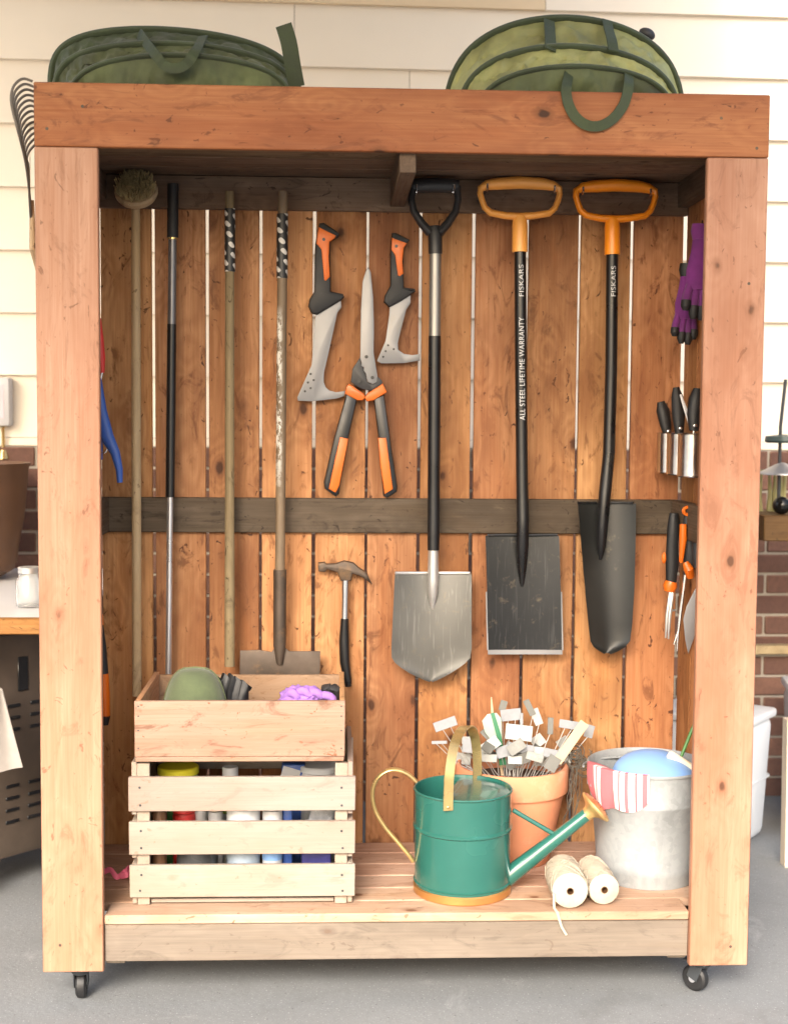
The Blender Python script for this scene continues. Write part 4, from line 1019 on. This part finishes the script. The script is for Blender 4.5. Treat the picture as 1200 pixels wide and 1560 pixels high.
for i in range(24):
    a = i * 2.4; rr = .036 * math.sqrt((i + .5) / 24); m.ball(s1 + Mx @ Vector((rr * math.cos(a), rr * math.sin(a), .0292 - .0045 * (rr / .036) ** 2)), (.002, .002, .002), None, 6, 4)
o = build(m, 'rose_holes', M['black'], rs); o['kind'] = 'stuff'

# ================================================================== terracotta pot of plant tags
yp = D - .152; zpb = ZS
kx = pxm(yp); Rr = 87 * kx; cxp = at(779, 1200, yp).x; zrt = at(779, 1163, yp).z; zrb = at(779, 1200, yp).z; Rbt = 60 * kx
t = thing('terracotta_pot', 'round terracotta pot full of plant tags behind the watering can', 'flower pot', (cxp, yp, zpb))
m = MB(); m.lathe([(Rbt - .004, 0), (Rbt, .004), (Rr - .010, zrb - zpb - .002), (Rr - .001, zrb - zpb + .0), (Rr, zrb - zpb + .004), (Rr, zrt - zpb - .004), (Rr - .003, zrt - zpb), (Rr - .010, zrt - zpb), (Rr - .014, zrb - zpb), (Rbt - .008, .02)], (cxp, yp, zpb), 56); build(m, 'pot_body', M['terracotta'], t)
m = MB(); zz0 = zrt - .045; m.lathe([(.001, .006), (Rr * .5, .004), (Rr - .0155, 0)], (cxp, yp, zz0), 32, cap1=False); o = build(m, 'soil', plain('soil', (.06, .045, .035), .95, var=.3, scale=90, bmp=.6), t); o['kind'] = 'stuff'
def ptag(label, cx, cy, w, h, ang, dY, mat, stem=True, tilt=-.3, group=None, grip=None):
    Y = yp + dY; c = at(cx, cy, Y); u = pxm(Y)
    base = Vector((cxp + (c.x - cxp) * .55, yp + dY * .5, zz0 + .004))
    t_ = thing('plant_tag', label, 'plant tag', base, group)
    R_ = Matrix.Rotation(tilt, 3, 'X') @ Matrix.Rotation(ang, 3, 'Y')
    m = MB(); m.box(c, (w * u, .0016, h * u), .0005, R_); build(m, 'plate', mat, t_)
    if stem:
        for s in ((-.18, .18) if w > h else (0,)):
            a = c + R_ @ Vector((s * w * u, .0015, -h * u * .45))
            m = MB(); m.sweep([a, a.lerp(base, .5) + Vector((0, .003, 0)), base + Vector((s * .03, 0, 0))], .0012, seg=5); build(m, 'stem', M['wiregrey'], t_)
    return t_
ptag('white plate tag standing apart at the upper left of the pot', 678, 1103, 36, 15, -.33, .02, M['tagwhite'])
ptag('white tag low at the left edge of the pot, lying flat', 669, 1131, 24, 5, -.02, .0, M['tagwhite'])
ptag('pale tag behind the brass handle of the watering can', 716, 1136, 24, 22, .08, .03, M['tagwhite'])
ptag('white tag at the back between the spoon tag and the dark leaf tags', 778, 1089, 32, 18, -.1, .04, M['tagwhite'])
ptag('grey square tag in the middle of the pot', 790, 1116, 42, 24, .12, .01, M['taggrey'])
ptag('bright white tag at the front centre of the pot', 793, 1140, 40, 14, .15, -.03, M['tagwhite'])
ptag('grey tag right of the bright white one', 822, 1146, 24, 16, .12, -.02, M['taggrey'])
ptag('white tag at the right, behind the wooden stick', 866, 1104, 30, 13, .16, .02, M['tagwhite'])
ptag('narrow upright white tag in the middle of the pot', 794, 1098, 5, 24, .03, .03, M['tagwhite'])
ptag('pale bluish tag sticking out at the right of the pot', 897, 1114, 14, 20, .3, .04, M['tagwhite'])
ptag('plain wooden stick tag leaning right out of the pot', 869, 1131, 15, 76, .64, -.04, M['tagwood'], False, -.25)
ptag('dark square tag on the front rim under the wooden stick', 841, 1163, 20, 24, .55, -.12, M['tagdark'], False, -.2)
t_ = thing('plant_tag', 'pale green spoon shaped tag with a dark green stripe', 'plant tag', (cxp - .02, yp, zz0))
Y = yp - .01
m = MB(); m.prism(xz([(734, 1098), (742, 1088), (756, 1086), (763, 1094), (764, 1112), (765, 1140), (768, 1160), (760, 1160), (748, 1128), (738, 1115)], Y), Y, .002, .0006); build(m, 'plate', M['tagpale'], t_)
m = MB(); m.prism(xz([(747, 1087), (752, 1085), (763, 1120), (771, 1165), (760, 1166), (757, 1125)], Y - .003), Y - .003, .003, .001); build(m, 'stripe', M['taggreen'], t_)
t_ = thing('plant_tag', 'slim pale pointed stake rising highest behind the spoon shaped tag', 'plant tag', (cxp - .02, yp + .03, zz0))
m = MB(); m.sweep([Vector((cxp - .02, yp + .03, zz0)), at(750, 1090, yp + .03), at(748, 1062, yp + .03)], [.004, .004, .0015], [.0012] * 3, ref=(1, 0, 0), seg=8); build(m, 'stake', M['tagwood'], t_)
for i, (a, b, w, h, an, dy) in enumerate([(806, 1078, 10, 26, -.45, .03), (817, 1092, 13, 26, -.35, .03), (838, 1106, 9, 26, .05, .03), (766, 1075, 11, 16, .3, .05), (745, 1125, 9, 34, -.75, .0), (862, 1140, 9, 28, .5, .0)]):
    ptag(['dull dark tag at the back right of the narrow upright white tag', 'tall leaning dull grey tag, highest at the right of the pot', 'upright dull dark tag below the tall leaning grey one', 'small dull tag right beside the tip of the pointed stake', 'dull dark tag leaning left behind the brass strap handle', 'dull dark tag leaning right under the wooden stick'][i], a, b, w, h, an, dy, M['tagdark'] if i != 1 else M['taggrey'], True, -.2, 'dull metal tags in the pot')
for i in range(9):
    ptag('small grey metal tag low in the crowd, ' + ['at the far left of the rim', 'just behind the brass strap handle', 'between the strap handle and the spoon tag', 'below the stripe of the spoon tag', 'left under the grey square tag', 'under the bright white tag', 'right of the bright white tag', 'left of the dark rim tag', 'at the far right of the rim'][i], 704 + i * 19 + random.uniform(-5, 5), random.uniform(1136, 1160), random.uniform(20, 34), random.uniform(13, 20), random.uniform(-.5, .5), random.uniform(-.05, .06), (M['taggrey'], M['tagdark'], M['taggrey'], M['tagwhite'])[i % 4], True, random.uniform(-.5, 0), 'small grey tags at the pot rim')
for i in range(16):
    ptag('dull plant tag buried low in the crowded pot', 712 + (i * 37 % 150), 1128 + (i * 23 % 36), 18 + i * 5 % 13, 12 + i * 3 % 9, math.sin(i * 2.1) * .7, .06 * math.cos(i * 1.7), (M['taggrey'], M['tagdark'], M['taggrey'])[i % 3], False, -.2 + .3 * math.sin(i), 'dull tags buried in the pot')
# tangled dark twine spilling over the pot's right side
m = MB()
for i in range(26):
    a0 = random.uniform(0, 2 * PI); c = at(882 + random.uniform(-9, 8), 1158 + random.uniform(-14, 16), yp - .02); rr = random.uniform(.010, .022)
    m.sweep([c + Vector((rr * math.cos(a0 + a), rr * .8 * math.sin(a0 + a * .7) * .6, rr * math.sin(a0 + a))) for a in [k * .6 for k in range(9)]], .0013, seg=5)
for i in range(9):
    p = at(878 + random.uniform(-8, 8), 1165, yp - .03)
    q = at(866 + random.uniform(-14, 8), 1270 + random.uniform(-40, 15), yp - .035)
    m.sweep([p, p.lerp(q, .35) + Vector((random.uniform(-.01, .01), -.01, 0)), p.lerp(q, .7) + Vector((random.uniform(-.01, .01), -.012, 0)), q], .0011, seg=5)
tag(build(m, 'twine_tangle', M['twine_d']), 'tangle of dark wire and twine hanging over the right side of the pot', 'twine')

# ================================================================== galvanised bucket
fb = flat(985, 1357); kb = pxm(fb.y + .1); Rb2 = 76 * kb; cyb = fb.y + Rb2; kb = pxm(cyb); Rt2 = 92 * kb
cyb = max(cyb, .03 + Rt2); cxb = at(985, 1250, cyb).x; ztb = at(985, 1160, cyb).z; hb = ztb - ZS
t = thing('metal_bucket', 'dull galvanised bucket with a striped towel over its rim', 'bucket', (cxb, cyb, ZS))
pr = [(Rb2 - .003, .012), (Rb2, .0), (Rb2 + .002, .004)]
for f_, e in ((.10, 0), (.13, .003), (.16, 0), (.68, 0), (.70, .003), (.72, .003), (.74, 0), (.97, 0)): pr.append((Rb2 + (Rt2 - Rb2) * f_ + e, hb * f_))
pr += [(Rt2 + .003, hb * .975), (Rt2 + .004, hb * .99), (Rt2 + .001, hb), (Rt2 - .002, hb * .985), (Rt2 - .004, hb * .96), (Rb2 - .004, .014)]
m = MB(); m.lathe(pr, (cxb, cyb, ZS), 64); build(m, 'bucket_body', M['galv'], t)
m = MB(); a0 = math.radians(8)
for s in (0, PI):
    q = Vector((cxb + (Rt2 + .004) * math.cos(a0 + s), cyb + (Rt2 + .004) * math.sin(a0 + s), ZS + hb * .88)); m.box(q, (.006, .03, .04), .001, Matrix.Rotation(a0, 3, 'Z'))
o = build(m, 'handle_ear', M['galv'], t)
m = MB(); m.sweep([Vector((cxb + (Rt2 + .010) * math.cos(a), cyb + .0 + (Rt2 + .010) * .62 * math.sin(a) + .03, ztb - .02 - .0 * a + .0)) for a in [PI * i / 24 for i in range(0, 25)]], .0028, seg=8); build(m, 'bail_handle', M['galv'], t)
# blue bowl leaning in the bucket
bc = at(985, 1190, cyb + .0); MM = Matrix.Rotation(math.radians(12), 3, 'X')
m = MB(); m.lathe([(.105 * math.cos(a), .062 * math.sin(a)) for a in [i * PI / 24 for i in range(12)]] + [(.0005, .062)], (cxb + .012, cyb - .01, at(985, 1152, cyb).z - .052), 40, MM, cap0=False)
tag(build(m, 'plastic_bowl', M['skyblue']), 'upturned light blue plastic bowl in the bucket', 'bowl')
m = MB(); m.box(at(1036, 1160, cyb - .03), (.075, .012, .022), .004, Matrix.Rotation(.55, 3, 'Y')); tag(build(m, 'scoop', M['cream']), 'pale plastic scoop handle lying on the blue bowl', 'scoop')
m = MB(); m.sweep([at(1034, 1160, cyb), at(1046, 1130, cyb + .01), at(1056, 1105, cyb + .015), at(1062, 1080, cyb + .02)], [.004, .0045, .004, .003], seg=8); tag(build(m, 'plant_stake', M['leafgreen']), 'thin green stake standing in the bucket behind the post', 'stake')
# striped towel hanging over the bucket rim
aL, aR = math.radians(186), math.radians(258)
def tw(u_, v_):
    a = aL + (aR - aL) * u_; ln = .062 + .048 * math.sin(PI * min(1, max(0, u_ * .9 + .08))) + .012 * math.sin(u_ * 9)
    fold = .0045 * math.sin(u_ * 19 + v_ * 2)
    if v_ < .3: rr = Rt2 - .045 + .055 * (v_ / .3); z = ztb + .006 - .018 * (1 - v_ / .3) ** 1.5
    else:
        w = (v_ - .3) / .7; rr = Rt2 + .010 + .004 * math.sin(w * 3) + fold * w - w * .012; z = ztb + .006 - ln * w ** .92
    return Vector((cxb + rr * math.cos(a), cyb + rr * math.sin(a), z))
m = MB(); uvl = m.b.loops.layers.uv.new('UVMap'); NU, NV = 44, 26
gg = [[m.b.verts.new(tw(i / NU, j / NV)) for i in range(NU + 1)] for j in range(NV + 1)]
for j in range(NV):
    for i in range(NU):
        fc = m.b.faces.new((gg[j][i], gg[j][i + 1], gg[j + 1][i + 1], gg[j + 1][i]))
        for lp, (a, b) in zip(fc.loops, ((i, j), (i + 1, j), (i + 1, j + 1), (i, j + 1))): lp[uvl].uv = (a / NU, b / NV)
bmesh.ops.recalc_face_normals(m.b, faces=m.b.faces[:])
bmesh.ops.solidify(m.b, geom=m.b.faces[:], thickness=.0022)
tag(build(m, 'striped_towel', M['towel'], angle=70), 'red and white striped towel draped over the bucket rim', 'towel')

# ================================================================== twine spools
def spool(label, bpx, fpx, r_px, n):
    q = flat(*fpx); r_ = r_px * pxm(q.y + .02)
    a = atz(bpx[0], bpx[1], ZS + r_); b = atz(fpx[0], fpx[1] - 26, ZS + r_); b = Vector((b.x, b.y, ZS + r_ + .001)); a = Vector((a.x, a.y, ZS + r_ + .001))
    t_ = thing('twine_spool', label, 'twine spool', ((a.x + b.x) / 2, (a.y + b.y) / 2, ZS), 'spools of twine on the shelf')
    ax = (b - a); L = min(ax.length, .15); ax.normalize(); a = b - ax * L; Mq = ax.to_track_quat('Z', 'Y').to_matrix()
    m = MB(); pr = [(.007, L * .97)] ; pr = [(.006, .004), (r_ * .8, 0)]
    for i in range(40):
        f_ = i / 39; pr.append((r_ * (.94 + .06 * math.sin(PI * f_)) + (.0006 if i % 2 else -.0006), L * (.02 + .96 * f_)))
    pr += [(r_ * .82, L), (.0085, L + .001), (.0085, L * .7), (.006, .004)]
    m.lathe(pr, a, 30, Mq, cap0=False, cap1=False); build(m, 'wound_twine', M['twine'], t_, angle=60)
    m = MB(); m.lathe([(.0085, L * .72), (.0085, L + .003), (.0068, L + .003), (.0068, L * .72)], a, 18, Mq, cap0=False, cap1=False); build(m, 'core_tube', M['leather'], t_)
    m = MB()
    for i in range(22):                          # crossing outer windings
        ph = random.uniform(0, 2 * PI); dr = random.choice((-1, 1)); pts = []
        for k in range(14):
            f_ = k / 13; w = ph + dr * f_ * 2.6; rr = r_ * (.955 + .06 * math.sin(PI * f_)) + .0006
            pts.append(a + Mq @ Vector((rr * math.cos(w), rr * math.sin(w), L * (.03 + .94 * f_))))
        m.sweep(pts, .0009, seg=5)
    o = build(m, 'outer_windings', M['twine'], t_); o['kind'] = 'stuff'
    return t_, a, b, r_
tA, a, b, r_ = spool('thicker cream twine spool with its loose end hanging over the shelf edge', (852, 1318), (868, 1384), 29, 0)
e = flat(850, 1392)
p0 = b + Vector((-r_ * .9, -.004, -.004)); m = MB()
ee = at(848, 1395, .002); m.sweep([p0, Vector((ee.x - .004, .02, ZS + .005)), Vector((ee.x, .0005, ZS + .002)), at(855, 1412, .004), at(862, 1424, .006)], [.003, .0034, .0036, .0034, .003], seg=8); build(m, 'loose_end', M['twine'], tA)
spool('smaller cream twine spool lying against the bucket', (893, 1318), (920, 1382), 25, 1)

# ================================================================== folding bags on the roof
def bag(label, arcs, Yb, straps, zfloor, fabrics, name='garden_bag'):
    """a collapsed pop-up bag: springy hoops with slack cloth between them"""
    Xs = [a[0] for a in arcs]; c0 = at((arcs[-1][0] + arcs[-1][1]) / 2, 130, arcs[-1][3])
    t_ = thing(name, label, 'bag', (c0.x, .22, zfloor), 'folded garden bags on the cabinet roof')
    def arc(k, f_):
        xl_, xr_, ap, Y, sk, p_ = arcs[k]; A = at(xl_, 130, Y); B = at(xr_, 130, Y); za = at((xl_ + xr_) / 2, ap, Y).z
        g_ = f_ ** sk; s_ = max(0, math.sin(PI * g_)) ** p_
        x = A.x + (B.x - A.x) * (.5 - .5 * math.cos(PI * f_))
        bow = .05 * (1 - math.sin(PI * f_))
        return Vector((x, Y + bow, zfloor + .003 + (za - zfloor) * s_))
    n = 48; k_seed = len(label) * .37
    def loft(fa, fb, mat, sag, nm, wr, par=t_):
        def fn(u_, v_):
            p = fa(u_).lerp(fb(u_), v_); w = math.sin(PI * v_)
            k_ = 1.5 * wr * (math.sin(u_ * 23 + v_ * 5 + sag * 90) + .6 * math.sin(u_ * 47 - v_ * 7) + .8 * math.sin(v_ * 14 + 3 * math.sin(u_ * 6 + sag * 40))) * w
            q_ = Vector((u_ * 15 + sag * 300, v_ * 2.6, k_seed)); cr_ = mnoise.noise(q_) * .6 + (.5 - abs(mnoise.noise(q_ * 2.1))) * .55 + mnoise.noise(q_ * 4.3) * .18
            e_ = min(1, w * 1.6) * math.sin(PI * min(1, max(0, u_))) ** .4
            return p + Vector((0, sag * w + k_ - cr_ * .030 * e_, k_ * .8 - sag * .55 * w * math.sin(PI * u_) + cr_ * .014 * e_))
        m = MB(); m.surf(fn, 110, 16); return build(m, nm, mat, par, angle=80)
    front = lambda u_: Vector((arc(0, u_).x * .98 + c0.x * .02, arcs[0][3] - .006 + .06 * (1 - math.sin(PI * u_)), zfloor + .002))
    loft(front, lambda u_: arc(0, u_), fabrics[0], .008, 'fabric', .002)
    for k in range(len(arcs) - 1):
        loft(lambda u_, k=k: arc(k, u_), lambda u_, k=k: arc(k + 1, u_), fabrics[k + 1], [.020, .024, .014][k % 3], 'fabric', .0035)
    last = len(arcs) - 1
    back = lambda u_: Vector((c0.x + (arc(last, u_).x - c0.x) * .92, Yb - .07 * (1 - math.sin(PI * u_)), zfloor + .002))
    loft(lambda u_: arc(last, u_), back, fabrics[-1], -.01, 'fabric', .004)
    for k in range(len(arcs)):
        rr = (.0075, .010, .012)[k]
        m = MB(); m.sweep([arc(k, i / n) for i in range(n + 1)], rr, rr * .8, ref=(0, 1, 0), seg=10); build(m, 'hoop', M['bagdark'], t_)
    for pts, w in straps:
        m = MB(); m.sweep(pts, .0017, w, ref=(0, 1, .25), square=True); build(m, 'strap', M['strap'], t_, angle=60)
    return t_
ZR = ROOF + .001
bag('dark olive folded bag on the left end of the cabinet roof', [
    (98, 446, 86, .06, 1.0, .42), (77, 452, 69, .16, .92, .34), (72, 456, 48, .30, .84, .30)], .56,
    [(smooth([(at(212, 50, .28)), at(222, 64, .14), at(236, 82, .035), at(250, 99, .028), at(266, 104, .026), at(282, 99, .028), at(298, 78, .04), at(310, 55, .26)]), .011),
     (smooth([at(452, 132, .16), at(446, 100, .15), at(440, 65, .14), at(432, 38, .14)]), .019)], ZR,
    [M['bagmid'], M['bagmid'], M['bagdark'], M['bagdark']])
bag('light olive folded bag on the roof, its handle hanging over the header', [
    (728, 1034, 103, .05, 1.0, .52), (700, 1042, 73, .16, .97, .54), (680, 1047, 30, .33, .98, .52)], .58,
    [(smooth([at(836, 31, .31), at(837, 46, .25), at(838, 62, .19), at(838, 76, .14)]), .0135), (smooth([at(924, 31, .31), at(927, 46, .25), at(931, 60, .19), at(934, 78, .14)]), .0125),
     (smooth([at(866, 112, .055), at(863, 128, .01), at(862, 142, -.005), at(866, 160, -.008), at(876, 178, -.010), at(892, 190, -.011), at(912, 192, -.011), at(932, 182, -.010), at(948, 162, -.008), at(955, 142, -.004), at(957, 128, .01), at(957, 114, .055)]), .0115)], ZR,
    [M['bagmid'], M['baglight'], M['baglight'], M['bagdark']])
bg_ = at(985, 46, .5); m = MB(); m.ball(bg_ + Vector((0, 0, -.01)), (.045, .03, .03), Matrix.Rotation(.4, 3, 'Y'))
m.sweep([bg_ + Vector((0, 0, -.01)), Vector((bg_.x - .01, .53, ZR + .01))], .006, seg=8); tag(build(m, 'folded_stool_foot', M['charcoal']), 'small grey rounded end peeking out behind the light olive bag', 'knob')

# ================================================================== leaf rake on the left outside
t = thing('leaf_rake', 'wire leaf rake hung upside down on the left outside of the cabinet', 'rake', (-HW - .01, .2, at(44, 640, .2).z))
for i in range(13):
    Y = .03 + .022 * i; dx, dy = 2.0 * i, 8.2 * i
    px = [(47.5, 335), (45, 290), (39 + dx * .2, 245 + dy * .1), (28 + dx * .55, 200 + dy * .45), (19 + dx * .9, 165 + dy * .8), (17.5 + dx, 146 + dy * .95), (21 + dx, 132 + dy), (29 + dx, 123 + dy), (38 + dx, 120 + dy), (50 + dx, 124 + dy)]
    px = [(a, b) for a, b in px]
    P_ = [at(min(a, 47.5) if k < 4 else min(a, 56), b, Y if k > 2 else .16 + (Y - .16) * k / 3) for k, (a, b) in enumerate(px)]
    m = MB(); m.sweep(smooth(P_, 4), .0022, .0032, ref=(0, 1, 0), seg=6); build(m, 'tine', M['rakesteel'], t)
root = at(46.5, 325, .16)
m = MB(); m.sweep([root + Vector((.004, 0, .03)), root + Vector((.005, 0, -.08)), root + Vector((.004, .16, -.18)), root + Vector((.0, .36, -1.2))], [.005, .008, .010, .012], seg=12); build(m, 'pole', M['handlewood'], t)

# ================================================================== left background
tz = .84
t = thing('potting_table', 'white topped work table with a wooden edge, left of the cabinet', 'table', (-1.4, .9, 0))
m = MB(); m.span((-2.1, .50, tz - .02), (-.86, 1.66, tz), .003); build(m, 'table_top', M['table_white'], t)
m = MB(); m.span((-2.1, .475, tz - .042), (-.855, .4995, tz + .001), .003); build(m, 'edge_board', M['cedar_x'], t)
for x in (-2.06, -.90):
    for y in (.95, 1.60):
        m = MB(); m.span((x - .02, y - .02, 0), (x + .02, y + .02, tz - .021), .002); build(m, 'leg', M['iron'], t)
jx = at(45, 925, .70).x
t = thing('glass_jar', 'clear glass jar on the white table, beside the left post', 'jar', (jx, .70, tz))
m = MB(); m.lathe([(.030, .0), (.036, .004), (.036, .070), (.028, .083), (.028, .095), (.026, .095), (.026, .083), (.033, .069), (.033, .006)], (jx, .70, tz + .0005), 28); build(m, 'jar_body', M['glass'], t)
m = MB(); m.lathe([(.030, .0955), (.030, .110), (.028, .112)], (jx, .70, tz), 24); build(m, 'lid', M['steel'], t)
c = at(-52, 790, 1.35); m = MB(); m.lathe([(.10, 0), (.15, .03), (.185, .20), (.20, .36), (.205, .375), (.195, .375), (.16, .05)], (c.x, 1.35, tz + .001), 40)
tag(build(m, 'brown_planter', M['leather']), 'dark brown glazed planter standing on the white table', 'planter')
# brown perforated bin under the table, set at an angle
bc = Vector((at(-28, 1100, .95).x, .92, 0)); Rz = Matrix.Rotation(math.radians(48), 3, 'Z')
t = thing('storage_bin', 'brown perforated plastic bin under the table', 'bin', bc)
m = MB(); vs = m.box((0, 0, .42), (.58, .36, .66), .02, None, 2)
for v in vs: v.co = bc + Rz @ Vector((v.co.x * (.86 + .2 * v.co.z), v.co.y * (.86 + .2 * v.co.z), v.co.z))
bn = build(m, 'bin_body', M['brownbin'], t)
def onface(u_, z):
    k_ = .86 + .2 * z; return bc + Rz @ Vector((u_ * k_, -.18 * k_ - .001, z))
for z in (.20, .235, .27, .305, .47, .505, .54):
    for i in range(7):
        m = MB(); c = onface(-.25 + i * .083, z); m.box(c, (.045, .004, .010), .001, Rz); build(m, 'vent_slot', M['black'], bn)
m = MB(); c = onface(.03, .63); m.box(c, (.035, .005, .10), .002, Rz, 1); build(m, 'grip_hole', M['black'], bn)
a, b = atz(-40, 1345, .06), atz(70, 1190, .06); dv = (b - a)
m = MB(); m.box((a + b) / 2, (dv.length, .03, .06), .003, Matrix.Rotation(math.atan2(dv.y, dv.x), 3, 'Z'))
tag(build(m, 'wooden_runner', M['tan_plank']), 'pale wooden plank on the ground in front of the brown bin', 'plank')
m = MB(); bpos = [at(-30, 1035, .60), at(4, 1050, .62), at(36, 1168, .63), at(-40, 1185, .60)]
m.surf(lambda u_, v_: (bpos[0].lerp(bpos[1], u_)).lerp(bpos[3].lerp(bpos[2], u_), v_) + Vector((0, .008 * math.sin(u_ * 9 + v_) * (1 - .3 * v_), 0)), 20, 14, .003)
tag(build(m, 'hanging_cloth', M['cloth'], angle=70), 'grey white cloth hanging below the table edge', 'cloth')
YB = YW - .085
p = at(-4, 612, YB)
t = thing('wall_box', 'white box with a faint pink panel fixed to the siding at the left', 'wall box', (p.x, YB, p.z - .09))
m = MB(); m.box((p.x, YB, p.z), (.095, .06, .165), .005, None, 2); bx = build(m, 'case', M['white'], t)
m = MB(); m.box((p.x, YB - .031, p.z), (.062, .002, .115), .0008); build(m, 'panel', plain('faintpink', (.62, .52, .56), .5, var=.08), bx)
t = thing('brass_bell', 'small brass bell hanging under the white wall box', 'bell', at(5, 700, YB))
m = MB(); m.sweep([at(5, 650, YB), at(6, 690, YB)], .006, seg=8); build(m, 'hanger', M['brass'], t)
m = MB(); m.lathe([(.004, .014), (.013, .010), (.018, -.006), (.022, -.020)], at(6, 690, YB), 20); build(m, 'bell', M['brass'], t)

# ================================================================== right background
Yb = 1.25
zpl = at(1190, 818, Yb).z
t = thing('lantern_stand', 'dark metal pole with a teal disc and pale cone shade, right of the cabinet', 'lantern', at(1186, 815, Yb))
m = MB(); m.sweep([at(1196, 578, Yb), at(1188, 650, Yb), at(1184, 815, Yb)], .0055, seg=10); build(m, 'pole', M['iron'], t)
m = MB(); m.lathe([(.004, .014), (.055, .007), (.058, -.007), (.053, -.014), (.004, -.014)], at(1192, 668, Yb), 28); build(m, 'disc', M['teal'], t)
m = MB(); m.lathe([(.008, .028), (.02, .022), (.075, -.006), (.076, -.010), (.01, .004)], at(1190, 718, Yb), 32); build(m, 'shade', M['ironlight'], t)
m = MB(); m.ball(at(1190, 770, Yb - .05), (.058, .058, .058)); m.sweep([at(1190, 785, Yb - .05), at(1190, 815, Yb - .05)], [.010, .014], seg=10); tag(build(m, 'gazing_ball', M['ballblack']), 'shiny black ball standing on the brown planter box at the right', 'ball')
t = thing('planter_box', 'brown wooden planter box in front of the brick wall at the right', 'planter', (at(1190, 800, Yb).x, Yb, 0))
m = MB(); m.span((at(1148, 815, Yb).x, Yb - .10, zpl - .005), (2.3, Yb + .2, at(1190, 782, Yb).z), .003); build(m, 'box_front', M['planterwood'], t)
m = MB(); 
for x in (1.55, 2.25):
    m = MB(); m.span((x - .02, Yb, 0), (x + .02, Yb + .06, zpl - .006), .002); build(m, 'leg', M['planterwood'], t)
for i in range(7):
    p = at(1150 + i * 9, 800, Yb + .1); m = MB(); m.sweep([p, p + Vector((random.uniform(-.01, .01), 0, .10)), p + Vector((random.uniform(-.015, .015), 0, .185 + random.uniform(-.02, .02)))], [.009, .008, .004], seg=8)
    tag(build(m, 'bamboo_cane', M['bamboo']), ['leftmost', 'second', 'third', 'middle', 'fifth', 'sixth', 'rightmost'][i] + ' short yellowish bamboo cane in the brown planter box', 'cane', 'canes in the planter box')
def pail(label, cx, Y, w, d, h, rot, mat):
    t_ = thing('white_bin', label, 'bin', (cx, Y, 0), 'white plastic bins at the right'); Rr_ = Matrix.Rotation(rot, 3, 'Z'); C_ = Vector((cx, Y, 0))
    m = MB(); vs = m.box((0, 0, h * .5), (w, d, h), .03, None, 3)
    for v in m.b.verts: k_ = .88 + .12 * v.co.z / h; v.co = C_ + Rr_ @ Vector((v.co.x * k_, v.co.y * k_, v.co.z))
    b_ = build(m, 'bin_body', mat, t_); m = MB(); m.box(C_ + Vector((0, 0, h + .012)), (w * 1.05, d * 1.05, .03), .010, Rr_, 2); build(m, 'lid', mat, t_)
    m = MB(); m.box(C_ + Vector((0, 0, h * .5)), (w * .955, d * .955, .014), .004, Rr_, 1); build(m, 'rib', mat, t_)
    return t_
fr = atz(1183, 1296, 0)
pail('white lidded bin standing on the ground right of the cabinet', fr.x - .17, fr.y + .17, .32, .26, .40, math.radians(-38), M['whitebin'])
pail('taller white bin half hidden at the right edge', fr.x + .22, fr.y + .22, .24, .24, .47, math.radians(-10), M['whitebin'])
pf = atz(1196, 1318, 0); pt_ = at(1200, 1095, pf.y)
m = MB(); m.sweep([Vector((pf.x + .012, pf.y, 0)), Vector((pt_.x + .012, pf.y, pt_.z))], .022, .022, ref=(1, 0, 0), square=True); tag(build(m, 'timber_post', M['cream']), 'pale timber post standing at the right edge of the photo', 'post')
m = MB(); a, b = at(1140, 987, YW - .06), at(1260, 990, YW - .02); m.box((a + b) / 2, ((b - a).length, .05, .03), .002, Matrix.Rotation(WALL_ROT, 3, 'Z')); tag(build(m, 'wooden_ledge', M['tan_plank']), 'narrow tan plank fixed across the brick wall at the right', 'plank')
